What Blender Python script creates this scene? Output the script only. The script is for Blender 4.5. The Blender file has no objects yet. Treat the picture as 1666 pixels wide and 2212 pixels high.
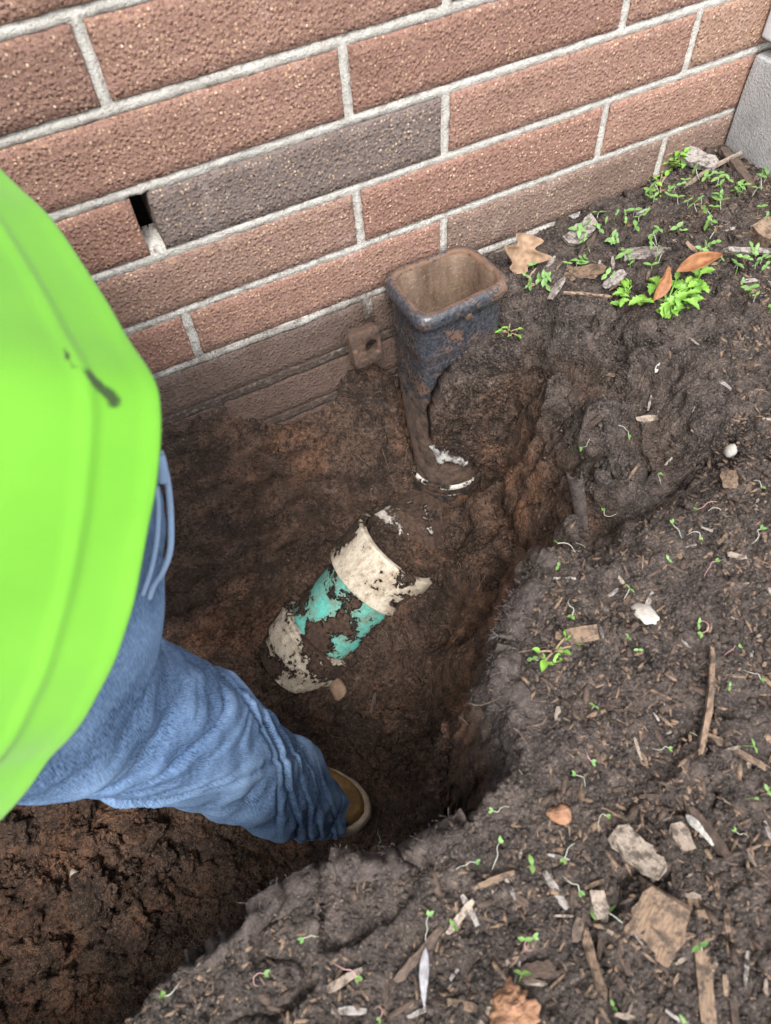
import bpy, math, random
import numpy as np
from mathutils import Vector, Matrix
random.seed(7)
RNG = np.random.default_rng(11)
SC = bpy.context.scene
COL = SC.collection

# ------------------------------------------------------------------ camera, sky, sun, exposure
CAM = np.array([-0.35596, -0.62078, 0.56375])
ROT = np.array([[0.89157749, -0.44951517, -0.05500619],
                [-0.40345271, -0.73323886, -0.54734512],
                [0.20570726, 0.51019299, -0.83509738]])      # rows: right, down, forward
FPX = 1567.46
cd = bpy.data.cameras.new('camera')
cam = bpy.data.objects.new('camera', cd); COL.objects.link(cam)
M = Matrix.Identity(4)
for i in range(3):
    M[i][0] = ROT[0][i]; M[i][1] = -ROT[1][i]; M[i][2] = -ROT[2][i]; M[i][3] = CAM[i]
cam.matrix_world = M
cd.sensor_fit = 'VERTICAL'; cd.sensor_height = 9.6; cd.sensor_width = 9.6 * 771 / 1024
cd.lens = FPX / 2212 * 9.6
cd.clip_start = 0.01; cd.clip_end = 200
cd.dof.use_dof = True; cd.dof.focus_distance = 0.92; cd.dof.aperture_fstop = 2.4
SC.camera = cam

SUN_EL, SUN_AZ = math.radians(58), math.radians(205)          # azimuth measured from +y towards +x
w = bpy.data.worlds.new('World'); SC.world = w; w.use_nodes = True
nt = w.node_tree; nt.nodes.clear()
out = nt.nodes.new('ShaderNodeOutputWorld'); bg = nt.nodes.new('ShaderNodeBackground')
sky = nt.nodes.new('ShaderNodeTexSky'); sky.sky_type = 'NISHITA'; sky.sun_disc = False
sky.sun_elevation = SUN_EL; sky.sun_rotation = SUN_AZ; sky.air_density = 1.0; sky.dust_density = 3.0
hs = nt.nodes.new('ShaderNodeHueSaturation'); hs.inputs['Saturation'].default_value = 0.28   # overcast: grey cloud
nt.links.new(sky.outputs[0], hs.inputs['Color']); nt.links.new(hs.outputs[0], bg.inputs[0])
bg.inputs[1].default_value = 0.15; nt.links.new(bg.outputs[0], out.inputs[0])
sd = bpy.data.lights.new('sun', 'SUN'); sd.energy = 0.95; sd.angle = math.radians(17); sd.color = (1, .97, .93)
sun = bpy.data.objects.new('sun', sd); COL.objects.link(sun)
sdir = Vector((math.sin(SUN_AZ) * math.cos(SUN_EL), math.cos(SUN_AZ) * math.cos(SUN_EL), math.sin(SUN_EL)))
sun.rotation_euler = sdir.to_track_quat('Z', 'Y').to_euler(); sun.location = (0, -3, 5)
SC.view_settings.view_transform = 'Standard'; SC.view_settings.look = 'None'
SC.view_settings.exposure = 1.65; SC.view_settings.gamma = 1; SC.view_settings.use_curve_mapping = False
SC.render.engine = 'CYCLES'; SC.cycles.max_bounces = 6

# ------------------------------------------------------------------ measuring helpers (photo pixel on a 1666x2212 print -> point in the world)
def ray(px, py):
    return np.array([(px - 833) / FPX, (py - 1106) / FPX, 1.0]) @ ROT
def at_z(px, py, z):
    d = ray(px, py); return CAM + d * (z - CAM[2]) / d[2]
def at_y(px, py, y):
    d = ray(px, py); return CAM + d * (y - CAM[1]) / d[1]
def at_t(px, py, t):
    return CAM + ray(px, py) * t

# ------------------------------------------------------------------ numpy noise
def _hash(i, j, k, s):
    h = (i.astype(np.uint32) * np.uint32(374761393) + j.astype(np.uint32) * np.uint32(668265263)
         + k.astype(np.uint32) * np.uint32(2147483647) + np.uint32(s * 1274126177 & 0xffffffff))
    h = (h ^ (h >> np.uint32(13))) * np.uint32(1274126177)
    return h ^ (h >> np.uint32(16))
def perlin(x, y, z, s=0):
    x, y, z = np.broadcast_arrays(np.asarray(x, float), np.asarray(y, float), np.asarray(z, float))
    i, j, k = (np.floor(a).astype(np.int64) for a in (x, y, z))
    fx, fy, fz = x - i, y - j, z - k
    u, v, q = (f * f * f * (f * (f * 6 - 15) + 10) for f in (fx, fy, fz))
    tot = 0
    for di in (0, 1):
        for dj in (0, 1):
            for dk in (0, 1):
                h = _hash(i + di, j + dj, k + dk, s)
                gx = (h & np.uint32(1023)) / 511.5 - 1; gy = ((h >> np.uint32(10)) & np.uint32(1023)) / 511.5 - 1
                gz = ((h >> np.uint32(20)) & np.uint32(1023)) / 511.5 - 1
                wt = (u if di else 1 - u) * (v if dj else 1 - v) * (q if dk else 1 - q)
                tot = tot + wt * (gx * (fx - di) + gy * (fy - dj) + gz * (fz - dk))
    return tot * 1.4
def fbm(x, y, z, octv=4, s=0, gain=.5):
    a, t = 1.0, 0
    for o in range(octv):
        t = t + a * perlin(x * 2 ** o, y * 2 ** o, z * 2 ** o, s + o); a *= gain
    return t
def worley(x, y, s=0):
    """distance to the nearest jittered point, its random id, and distance to the second"""
    i, j = np.floor(x).astype(np.int64), np.floor(y).astype(np.int64)
    b1 = np.full(x.shape, 9.0); b2 = b1.copy(); idv = np.zeros(x.shape)
    for di in (-1, 0, 1):
        for dj in (-1, 0, 1):
            h = _hash(i + di, j + dj, i * 0, s)
            px = i + di + (h & np.uint32(1023)) / 1023.; py = j + dj + ((h >> np.uint32(10)) & np.uint32(1023)) / 1023.
            r = ((h >> np.uint32(20)) & np.uint32(1023)) / 1023.
            d = np.hypot(px - x, py - y)
            near = d < b1
            b2 = np.where(near, b1, np.minimum(b2, d)); idv = np.where(near, r, idv); b1 = np.where(near, d, b1)
    return b1, idv, b2
def sstep(a, b, x):
    t = np.clip((x - a) / (b - a), 0, 1); return t * t * (3 - 2 * t)

# ------------------------------------------------------------------ object helpers
def new_mesh(name, V, Fc, mats=(), smooth=True, uv=None, attr=None, fmat=None):
    me = bpy.data.meshes.new(name)
    V = np.asarray(V, np.float32)
    if isinstance(Fc, np.ndarray) and Fc.ndim == 2:
        n, k = Fc.shape
        me.vertices.add(len(V)); me.vertices.foreach_set('co', V.ravel())
        me.loops.add(n * k); me.loops.foreach_set('vertex_index', Fc.astype(np.int32).ravel())
        me.polygons.add(n); me.polygons.foreach_set('loop_start', np.arange(0, n * k, k, dtype=np.int32))
        me.update(calc_edges=True)
    else:
        me.from_pydata(V.tolist(), [], [list(map(int, f)) for f in Fc])
    for m in mats: me.materials.append(m)
    if fmat is not None: me.polygons.foreach_set('material_index', np.asarray(fmat, np.int32))
    if smooth: me.polygons.foreach_set('use_smooth', np.ones(len(me.polygons), bool))
    if uv is not None:
        l = me.uv_layers.new(name='UVMap')
        li = np.zeros(len(me.loops), np.int32); me.loops.foreach_get('vertex_index', li)
        l.data.foreach_set('uv', np.asarray(uv, np.float32)[li].ravel())
    for k, a in (attr or {}).items():
        at = me.attributes.new(k, 'FLOAT', 'POINT'); at.data.foreach_set('value', np.asarray(a, np.float32))
    me.update()
    return me
def link(name, me, parent=None, loc=None, rot=None, scale=None):
    o = bpy.data.objects.new(name, me); COL.objects.link(o)
    if parent: o.parent = parent
    if loc is not None: o.location = loc
    if rot is not None: o.rotation_euler = rot
    if scale is not None: o.scale = scale
    return o
def tag(o, label=None, cat=None, group=None, kind=None):
    if label: o['label'] = label
    if cat: o['category'] = cat
    if group: o['group'] = group
    if kind: o['kind'] = kind
    return o
def empty(name, loc=(0, 0, 0), label=None, cat=None, group=None):
    o = bpy.data.objects.new(name, None); COL.objects.link(o); o.location = loc; o.empty_display_size = .02
    return tag(o, label, cat, group)
def grid_faces(nr, nc, wrap=False):
    r = np.arange(nr - 1)[:, None]; c = np.arange(nc if wrap else nc - 1)[None, :]
    a = r * nc + c; b = r * nc + (c + 1) % nc
    return np.stack([a, b, b + nc, a + nc], -1).reshape(-1, 4)
def loft(rings, cap0=False, cap1=False):
    """rings: list of (n,3) arrays, closed loops"""
    n = len(rings[0]); V = np.concatenate(rings)
    F = [tuple(f) for f in grid_faces(len(rings), n, True)]
    if cap0: F.append(tuple(range(n))[::-1])
    if cap1: F.append(tuple(range(len(V) - n, len(V))))
    return V, F
def frames(P):
    P = np.asarray(P, float); T = np.gradient(P, axis=0); T /= np.linalg.norm(T, axis=1)[:, None] + 1e-12
    up = np.array([.13, .31, 1.0]); A = np.cross(T, up); A /= np.linalg.norm(A, axis=1)[:, None] + 1e-12
    return T, A, np.cross(T, A)
def tube(P, R, n=6, flat=1.0, caps=True):
    P = np.asarray(P, float); R = np.broadcast_to(np.asarray(R, float), (len(P),))
    T, A, B = frames(P); th = np.linspace(0, 2 * np.pi, n, endpoint=False)
    rings = [P[i] + R[i] * (np.cos(th)[:, None] * A[i] + flat * np.sin(th)[:, None] * B[i]) for i in range(len(P))]
    return loft(rings, caps, caps)
def spline(P, n, closed=False):
    P = np.asarray(P, float); k = len(P)
    if closed: Q = np.concatenate([P[-1:], P, P[:2]]); m = k
    else: Q = np.concatenate([2 * P[:1] - P[1:2], P, 2 * P[-1:] - P[-2:-1]]); m = k - 1
    u = np.linspace(0, m, n, endpoint=not closed); i = np.minimum(u.astype(int), m - 1); f = (u - i)[:, None]
    a, b, c, d = Q[i], Q[i + 1], Q[i + 2], Q[i + 3]
    return .5 * (2 * b + (c - a) * f + (2 * a - 5 * b + 4 * c - d) * f ** 2 + (3 * b - a - 3 * c + d) * f ** 3)
def ico(sub=1):
    import bmesh
    bm = bmesh.new(); bmesh.ops.create_icosphere(bm, subdivisions=sub, radius=1)
    V = np.array([v.co[:] for v in bm.verts]); F = np.array([[v.index for v in f.verts] for f in bm.faces]); bm.free()
    return V, F

# ------------------------------------------------------------------ material helpers
class Mat:
    def __init__(s, name, rough=.8, spec=.3):
        s.m = bpy.data.materials.new(name); s.m.use_nodes = True; s.t = s.m.node_tree
        s.b = s.t.nodes['Principled BSDF']; s.b.inputs['Roughness'].default_value = rough
        s.b.inputs['Specular IOR Level'].default_value = spec
        s.pos = s.n('ShaderNodeNewGeometry').outputs['Position']
    def n(s, ty, **kw):
        nd = s.t.nodes.new(ty)
        for k, v in kw.items(): setattr(nd, k, v)
        return nd
    def set(s, sock, v):
        if hasattr(v, 'links'): s.t.links.new(v, sock)
        else: sock.default_value = (*v, 1) if isinstance(v, tuple) and len(v) == 3 and sock.type == 'RGBA' else v
    def noise(s, scale, detail=4, rough=.55, vec=None, dist=0, out=0):
        nd = s.n('ShaderNodeTexNoise'); nd.inputs['Scale'].default_value = scale; nd.inputs['Detail'].default_value = detail
        nd.inputs['Roughness'].default_value = rough; nd.inputs['Distortion'].default_value = dist
        s.t.links.new(vec or s.pos, nd.inputs['Vector']); return nd.outputs[out]
    def vor(s, scale, vec=None, out='Distance', rnd=1.0, feature='F1'):
        nd = s.n('ShaderNodeTexVoronoi', feature=feature); nd.inputs['Scale'].default_value = scale
        nd.inputs['Randomness'].default_value = rnd
        s.t.links.new(vec or s.pos, nd.inputs['Vector']); return nd.outputs[out]
    def map(s, vec=None, scale=(1, 1, 1), loc=(0, 0, 0), rot=(0, 0, 0)):
        nd = s.n('ShaderNodeMapping'); nd.inputs['Scale'].default_value = scale; nd.inputs['Location'].default_value = loc
        nd.inputs['Rotation'].default_value = rot; s.t.links.new(vec or s.pos, nd.inputs['Vector']); return nd.outputs[0]
    def math(s, op, a, b=0.0, c=None):
        nd = s.n('ShaderNodeMath', operation=op); s.set(nd.inputs[0], a); s.set(nd.inputs[1], b)
        if c is not None: s.set(nd.inputs[2], c)
        return nd.outputs[0]
    def ramp(s, v, lo, hi, a=0.0, b=1.0):
        nd = s.n('ShaderNodeMapRange', clamp=True); s.set(nd.inputs[0], v)
        nd.inputs[1].default_value = lo; nd.inputs[2].default_value = hi; nd.inputs[3].default_value = a; nd.inputs[4].default_value = b
        return nd.outputs[0]
    def mix(s, f, a, b, blend='MIX'):
        nd = s.n('ShaderNodeMix', data_type='RGBA', blend_type=blend)
        s.set(nd.inputs[0], f); s.set(nd.inputs[6], a); s.set(nd.inputs[7], b); return nd.outputs[2]
    def attr(s, name, out='Fac'):
        nd = s.n('ShaderNodeAttribute', attribute_name=name); return nd.outputs[out]
    def sep(s, i, v=None):
        nd = s.n('ShaderNodeSeparateXYZ'); s.t.links.new(v or s.pos, nd.inputs[0]); return nd.outputs[i]
    def objcol(s): return s.n('ShaderNodeObjectInfo').outputs['Color']
    def rnd(s): return s.n('ShaderNodeObjectInfo').outputs['Random']
    def uv(s): return s.n('ShaderNodeUVMap').outputs[0]
    def gen(s): return s.n('ShaderNodeTexCoord').outputs['Object']
    def color(s, c): s.set(s.b.inputs['Base Color'], c)
    def rough(s, v): s.set(s.b.inputs['Roughness'], v)
    def bump(s, h, dist=.002, strength=1.0):
        nd = s.n('ShaderNodeBump'); nd.inputs['Distance'].default_value = dist; nd.inputs['Strength'].default_value = strength
        s.t.links.new(h, nd.inputs['Height'])
        if s.b.inputs['Normal'].links: s.t.links.new(s.b.inputs['Normal'].links[0].from_socket, nd.inputs['Normal'])
        s.t.links.new(nd.outputs[0], s.b.inputs['Normal'])

MUD = (.050, .030, .021)
CLAY = (.105, .055, .033)
def soil_material(name):
    m = Mat(name, .93, .25)
    clay = m.attr('clay')
    topc = m.mix(m.ramp(m.noise(55, 6, .65), .35, .66), (.019, .0155, .0138), (.104, .081, .069))
    topc = m.mix(m.ramp(m.noise(420, 3), .5, .75), topc, (.165, .132, .112))
    cl = m.mix(m.ramp(m.noise(18, 6, .65), .38, .64), (.040, .0265, .020), (.120, .073, .050))
    cl = m.mix(m.ramp(m.noise(8, 5, .68), .52, .66, 0, .75), cl, (.215, .105, .060))
    cl = m.mix(m.ramp(m.noise(300, 3), .52, .78, 0, .8), cl, (.20, .135, .10))
    cl = m.mix(m.ramp(m.noise(190, 5, .75), .42, .52, .85, 0), cl, (.022, .016, .013))
    och = m.mix(m.ramp(m.noise(26, 5, .7), .40, .60), (.215, .112, .062), (.075, .044, .030))
    cl = m.mix(m.math('MULTIPLY', m.attr('ochre'), m.ramp(m.noise(45, 5, .7), .36, .50)), cl, och)
    c = m.mix(clay, topc, cl)
    tone = m.n('ShaderNodeMapRange'); m.t.links.new(m.attr('tone'), tone.inputs[0]); tone.inputs[3].default_value = .62; tone.inputs[4].default_value = 1.5
    vm = m.n('ShaderNodeVectorMath', operation='SCALE'); m.t.links.new(c, vm.inputs[0]); m.t.links.new(tone.outputs[0], vm.inputs['Scale']); c = vm.outputs[0]
    # small pale grains and bits of fibre
    g = m.vor(330); gc = m.n('ShaderNodeSeparateColor'); m.t.links.new(m.vor(330, out='Color'), gc.inputs[0])
    spk = m.math('MULTIPLY', m.ramp(g, .30, .22), m.ramp(gc.outputs[0], .91, .93))
    c = m.mix(m.math('MULTIPLY', spk, .7), c, m.mix(gc.outputs[1], (.20, .13, .085), (.33, .27, .21)))
    m.color(c)
    m.rough(m.math('ADD', m.ramp(m.noise(30, 3), .35, .65, .52, .80), m.ramp(m.noise(260, 3), .4, .6, -.08, .14)))
    h = m.math('ADD', m.noise(230, 6, .72), m.math('MULTIPLY', m.vor(420), -.4))
    m.bump(h, .0052, 1.0)
    return m.m
SOIL = soil_material('soil')

def mat_brick():
    m = Mat('brick_face', .88, .25)
    base = m.objcol()
    p = m.pos
    c = m.mix(m.ramp(m.noise(40, 4), .3, .7, 0, .55), base, m.mix(1, base, (.72, .68, .66), 'MULTIPLY'))
    c = m.mix(m.ramp(m.noise(330, 3, .6), .50, .37, 0, .75), c, m.mix(1, base, (.42, .36, .35), 'MULTIPLY'))
    g = m.vor(290); gs = m.n('ShaderNodeSeparateColor'); m.t.links.new(m.vor(290, out='Color'), gs.inputs[0])
    spk = m.math('MULTIPLY', m.ramp(g, .40, .24), m.ramp(gs.outputs[0], .60, .70))
    c = m.mix(m.math('MULTIPLY', spk, m.ramp(m.noise(25, 2), .3, .7, .3, .9)), c, m.mix(gs.outputs[1], (.47, .31, .16), (.66, .50, .35)))
    c = m.mix(m.math('MULTIPLY', m.ramp(m.noise(7, 5, .65), .50, .68, 0, .5), m.ramp(m.noise(160, 3), .35, .6, .4, 1)), c, m.mix(1, base, (.50, .47, .46), 'MULTIPLY'))
    # pale lime smears low on the wall, mortar dust at edges
    lime = m.math('MULTIPLY', m.ramp(m.noise(14, 5, .7, m.map(scale=(1.6, 1, .7))), .60, .72, 0, .4), m.ramp(m.noise(190, 3), .42, .6))
    c = m.mix(lime, c, (.50, .42, .38))
    z = m.sep(2); x = m.sep(0)
    dirt = m.math('ADD', z, m.math('MULTIPLY', m.math('SUBTRACT', m.noise(14, 5, .65), .5), .14))
    dirt = m.math('ADD', dirt, m.ramp(x, -.02, .06, 0, .05))
    dsp = m.math('MULTIPLY', m.ramp(dirt, .026, -.022, 0, .96), m.ramp(m.noise(210, 4, .7), .30, .52, .70, 1.0))
    c = m.mix(dsp, c, m.mix(m.noise(60, 4), (.065, .043, .033), (.165, .112, .088)))
    fade = m.math('MULTIPLY', m.ramp(dirt, .12, .0, 0, .5), m.ramp(m.noise(260, 3), .52, .66))
    c = m.mix(fade, c, (.055, .036, .028))
    m.color(c)
    h = m.math('ADD', m.noise(240, 5, .62), m.math('MULTIPLY', m.ramp(m.vor(235), .1, .5, 1, 0), .45))
    m.bump(h, .0027, .9)
    return m.m
def mat_mortar():
    m = Mat('mortar', .92, .2)
    c = m.mix(m.ramp(m.noise(60, 5, .6), .3, .7), (.43, .405, .365), (.60, .58, .53))
    c = m.mix(m.ramp(m.noise(500, 2), .60, .70, 0, .6), c, (.15, .13, .115))
    edge = m.attr('edge')
    c = m.mix(m.math('MULTIPLY', m.ramp(m.noise(120, 4, .7), .48, .62, 0, .85), edge), c, (.13, .09, .075))
    z = m.sep(2)
    dirt = m.math('ADD', z, m.math('MULTIPLY', m.math('SUBTRACT', m.noise(14, 5, .65), .5), .14))
    dirt = m.math('ADD', dirt, m.ramp(m.sep(0), -.02, .06, 0, .05))
    c = m.mix(m.math('MULTIPLY', m.ramp(dirt, .018, -.022, 0, .97), m.ramp(m.noise(170, 4, .7), .3, .5, .7, 1)), c, (.055, .037, .028))
    c = m.mix(m.math('MULTIPLY', m.ramp(dirt, .16, .0, .1, .75), m.ramp(m.noise(300, 4, .7), .53, .62)), c, (.075, .052, .042))
    m.color(c); m.bump(m.noise(420, 5, .65), .0022, 1.0)
    return m.m
def mat_iron():
    m = Mat('cast_iron', .45, .5)
    r = m.noise(28, 6, .68); fine = m.noise(240, 5, .7)
    c = m.mix(m.ramp(fine, .3, .7), (.014, .015, .018), (.075, .079, .092))
    rust = m.ramp(m.math('ADD', r, m.math('MULTIPLY', m.math('SUBTRACT', fine, .5), .8)), .54, .62)
    rcol = m.mix(m.noise(90, 4), (.085, .045, .026), (.23, .125, .070))
    wear = m.attr('wear')
    rust = m.math('MAXIMUM', m.math('MULTIPLY', rust, .75), m.math('MULTIPLY', wear, m.ramp(m.noise(150, 5, .7), .36, .50)))
    c = m.mix(rust, c, rcol)
    low = m.math('ADD', m.sep(2), m.math('MULTIPLY', m.math('SUBTRACT', m.noise(38, 6, .75), .5), .34))
    mud = m.ramp(low, -.105, -.125, 0, .9)
    c = m.mix(mud, c, m.mix(m.ramp(m.noise(80, 6, .7), .36, .62), (.036, .023, .017), (.165, .104, .072)))
    m.color(c); m.rough(m.math('MAXIMUM', m.math('MULTIPLY', rust, .9), m.math('MAXIMUM', mud, m.ramp(fine, .3, .7, .18, .36))))
    m.bump(m.noise(150, 5, .6), .0013, .8); m.bump(m.math('MULTIPLY', m.noise(190, 6, .7), mud), .0045, .9)
    return m.m
def mat_inside():
    m = Mat('rust_inside', .85, .3)
    c = m.mix(m.ramp(m.noise(30, 5, .65, m.map(scale=(1.3, 1.3, .35))), .35, .68), (.10, .062, .040), (.25, .175, .125))
    c = m.mix(m.ramp(m.noise(330, 4), .55, .7, 0, .5), c, (.34, .26, .20))
    m.color(c); m.bump(m.noise(260, 4), .0015, .8)
    return m.m
def mat_pvc(name, c0, c1, amount, scratch=True):
    """painted/plain plastic with mud caked on it in patches"""
    m = Mat(name, .42, .4)
    p = m.pos
    c = m.mix(m.noise(60, 4), c0, c1)
    st = m.noise(45, 5, .72, m.map(scale=(1, 2.2, 1), rot=(0, .4, .7)))
    c = m.mix(m.ramp(st, .44, .68, 0, .7), c, (.24, .17, .11)); c = m.mix(m.ramp(m.noise(190, 5, .7), .56, .66, 0, .6), c, (.14, .09, .06))
    n = m.math('ADD', m.noise(17, 3, .55), m.math('MULTIPLY', m.math('SUBTRACT', m.noise(140, 5, .72), .5), .55))
    n = m.math('ADD', n, m.attr('bury'))
    mud = m.ramp(n, amount, amount + .05)
    c = m.mix(m.ramp(n, amount - .13, amount, 0, .55), c, (.17, .11, .075))
    mc = m.mix(m.ramp(m.noise(170, 4), .35, .7), (.030, .019, .014), (.095, .055, .037))
    c = m.mix(mud, c, mc)
    m.color(c); m.rough(m.ramp(mud, 0, 1, .45, .95))
    m.bump(mud, .0022, .9); m.bump(m.math('MULTIPLY', m.noise(330, 5, .65), mud), .002, .9)
    return m.m
def mat_wood(name, a, b, scale=1):
    m = Mat(name, .85, .2)
    v = m.map(m.gen(), scale=(14, 90, 90))
    c = m.mix(m.ramp(m.noise(9, 5, .65, v), .3, .72), a, b)
    c = m.mix(m.ramp(m.rnd(), 0, 1, 0, .6), c, m.mix(1, c, (.55, .50, .48), 'MULTIPLY'))
    c = m.mix(m.ramp(m.noise(130, 5, .75), .47, .60, 0, .85), c, (.055, .042, .034))
    m.color(c); m.bump(m.noise(9, 5, .65, v), .0012, .8)
    return m.m
def mat_leaf(name, a, b, scale=500, rough=.5, trans=.0):
    m = Mat(name, rough, .35)
    c = m.mix(m.ramp(m.noise(150, 3), .3, .7), a, b)
    c = m.mix(m.ramp(m.rnd(), 0, 1, 0, .5), c, m.mix(1, c, (1.25, 1.05, .7), 'MULTIPLY'))
    m.color(c); m.bump(m.noise(scale, 3), .0006, .6)
    return m.m
def plain(name, a, b, sc=120, rough=.8, bump=.001, spec=.3):
    m = Mat(name, rough, spec); m.color(m.mix(m.ramp(m.noise(sc, 5, .6), .3, .7), a, b)); m.bump(m.noise(sc * 2.5, 4), bump, .8); return m.m

# ------------------------------------------------------------------ ground with the pit
C = .0677                                       # one brick course
RIM_PX = [(1090, 770), (1200, 850), (1240, 960), (1225, 1090), (1195, 1185), (1150, 1262), (1108, 1330), (1100, 1400), (1092, 1460),
          (1120, 1530), (1138, 1610), (1105, 1700), (1010, 1785), (905, 1835), (830, 1868), (712, 1872), (640, 1930),
          (560, 1972), (478, 2042), (392, 2088), (330, 2150), (262, 2215), (120, 2330)]
RIM = [at_z(a, b, -.004)[:2] for a, b in RIM_PX]
RIM = [np.array((.03, .4)), np.array((.045, -.05))] + RIM + [np.array((-.75, -.66)), np.array((-1.0, -.62)), np.array((-1.12, -.3)), np.array((-1.1, .4))]
RIM = np.array(RIM)
RIMW = [.12, .16, .18, .15, .085, .055, .05, .045, .05, .075, .09, .085, .07, .05, .035, .03, .03, .025, .025, .025, .02, .02, .02, .02, .03, .05, .08, .1, .1]
RIMW = np.array(RIMW[:len(RIM)])
FLOOR = [((955, 1030), -.285), ((1010, 1080), -.29), ((915, 1110), -.305), ((830, 1210), -.335), ((950, 1250), -.33), ((1080, 1280), -.285), ((690, 1380), -.425),
         ((1055, 1590), -.30), ((1010, 1690), -.37), ((1000, 1500), -.345), ((1075, 1480), -.29), ((600, 1450), -.455), ((860, 1420), -.415), ((1000, 1400), -.36), ((900, 1500), -.425), ((700, 1510), -.458), ((1020, 1600), -.40), ((900, 1650), -.44),
         ((760, 1770), -.462), ((620, 1900), -.465), ((450, 1950), -.455), ((250, 1850), -.43), ((80, 1800), -.40), ((150, 2050), -.45), ((30, 2150), -.44),
         ((560, 1300), -.43), ((480, 1400), -.45), ((300, 1450), -.43), ((740, 1130), -.34), ((640, 1220), -.39)]
FLOOR = np.array([[*at_z(a[0], a[1], z)[:2], z] for a, z in FLOOR])
PA, PB = at_t(832, 1216, 1.03), at_t(688, 1376, 1.085)

def rim_sd(x, y):
    best = np.full(x.shape, 9.0); wv = np.zeros(x.shape); ins = np.zeros(x.shape, bool)
    n = len(RIM)
    for i in range(n):
        a, b = RIM[i], RIM[(i + 1) % n]; e = b - a
        t = np.clip(((x - a[0]) * e[0] + (y - a[1]) * e[1]) / (e @ e), 0, 1)
        d = np.hypot(x - a[0] - t * e[0], y - a[1] - t * e[1])
        nb = d < best; best = np.where(nb, d, best); wv = np.where(nb, RIMW[i] * (1 - t) + RIMW[(i + 1) % n] * t, wv)
        cond = ((a[1] > y) != (b[1] > y)) & (x < (b[0] - a[0]) * (y - a[1]) / (b[1] - a[1] + 1e-12) + a[0])
        ins ^= cond
    return np.where(ins, best, -best), wv
def terrain(x, y):
    wob = .016 * fbm(x * 16, y * 16, 0, 3, 5) + .006 * perlin(x * 90, y * 90, 0, 9)
    d, wv = rim_sd(x + wob, y + .7 * wob)
    # floor: inverse-distance field of measured heights
    num = 0; den = 0
    for fx, fy, fz in FLOOR:
        wgt = 1 / ((x - fx) ** 2 + (y - fy) ** 2 + .0006) ** 1.6; num = num + wgt * fz; den = den + wgt
    fl = num / den
    top = .004 + .010 * fbm(x * 9, y * 9, 0, 3, 2) + sstep(.2, .45, x) * .024 * sstep(-.35, 0, y)
    prof = sstep(-.006, 1, np.clip(d / wv, -.006, 1)) ** .8
    prof = .55 * prof + .45 * sstep(.0, 1, np.clip(d / wv, 0, 1))
    base = top * (1 - prof) + fl * prof
    # dirt bank clinging to the foundation on the left of the boot
    zw0 = -.082 + .036 * sstep(-.20, -.11, x) + .012 * perlin(x * 12, 0 * x, 0, 21)
    slope = 3.3 + .6 * sstep(-.19, -.10, x)
    wallz = zw0 + slope * y * (1 + .10 * perlin(x * 8, y * 4, 0, 31)) + .010 * fbm(x * 14, y * 60, 0, 3, 8)
    k = .03
    bank = np.where((x < .02), wallz, -9)
    hmix = np.clip(.5 + .5 * (bank - base) / k, 0, 1)
    pit = base * (1 - hmix) + bank * hmix + k * hmix * (1 - hmix)
    base = np.where((d > 0) & (x < .02), np.minimum(pit, np.maximum(base, top)), base)
    # ridge of crumbly spoil to the right of the boot
    base = base + .016 * np.exp(-((y + .17 - .25 * (x - .12)) / .03) ** 2) * sstep(.05, .12, x) * sstep(.5, .3, x)
    deep = sstep(-.03, -.12, base)
    # pit floor details: spade-cut slab left of the heel, ledge below the pipe
    q = at_z(480, 1900, -.46); base = base + .012 * deep * sstep(.012, .0, np.maximum(np.abs((x - q[0]) * .8 + (y - q[1]) * .6) - .035, np.abs(-(x - q[0]) * .6 + (y - q[1]) * .8) - .045))
    lg = (x - at_z(600, 1490, -.42)[0]) * .15 + (y - at_z(600, 1490, -.42)[1])
    base = base + .010 * deep * (sstep(-.004, .010, lg) - 1) * sstep(.05, .0, np.abs(lg)) 
    return base, d, deep
# heights measured off the photograph round the boot and on the right bank, joined by inverse distance
NE_PX = [(955, 1032, -.266), (905, 1005, -.272), (1005, 1036, -.266), (1000, 1085, -.283), (930, 1075, -.287), (1060, 1180, -.265), (1078, 1290, -.285), (980, 1180, -.305), (900, 1150, -.302), (930, 1120, -.294),
         (870, 1130, -.306), (870, 1080, -.306), (905, 1290, -.345), (950, 1380, -.375), (1030, 1390, -.33), (1110, 740, -.045)]
NE_PY = [(1080, 860, -.126), (1090, 930, -.134),
         (795, 790, -.010), (800, 850, -.022), (795, 920, -.036), (790, 1000, -.055), (848, 880, -.045), (856, 950, -.058), (866, 1005, -.075), (760, 800, -.008), (740, 900, -.028), (735, 1000, -.055)]
PAIRS = [((1045, 1050, -.235), (1180, 770, 0)), ((1075, 1090, -.22), (1290, 860, 0)), ((1100, 1130, -.20), (1320, 980, 0)), ((1120, 1190, -.20), (1228, 1080, 0)), ((1136, 1255, -.21), (1198, 1180, -.003))]
NE_P = [(*at_z(a, b, z)[:2], z) for a, b, z in NE_PX] + [tuple(at_y(a, b, y)) for a, b, y in NE_PY]
for p_, q_ in PAIRS:
    p_, q_ = at_z(*p_), at_z(*q_); NE_P += [tuple(p_ + (q_ - p_) * f) for f in (0, .2, .4, .6, .8, 1)]
NE_P = np.array(NE_P + [(.05, -.03, -.002), (.055, -.075, -.02), (.10, -.12, .0), (.11, -.05, .003)])
_sd = np.array([PA[1] - PB[1], PB[0] - PA[0]]); _sd /= np.hypot(*_sd)                # across the pipe, towards the camera
NE_P = np.concatenate([NE_P, [(*(p[:2] + k * _sd), p[2] + u) for p, u0 in ((PA, .006), ((PA + PB) / 2, .012)) for k, u in ((-.066, .010), (.064, u0))]])
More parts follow.
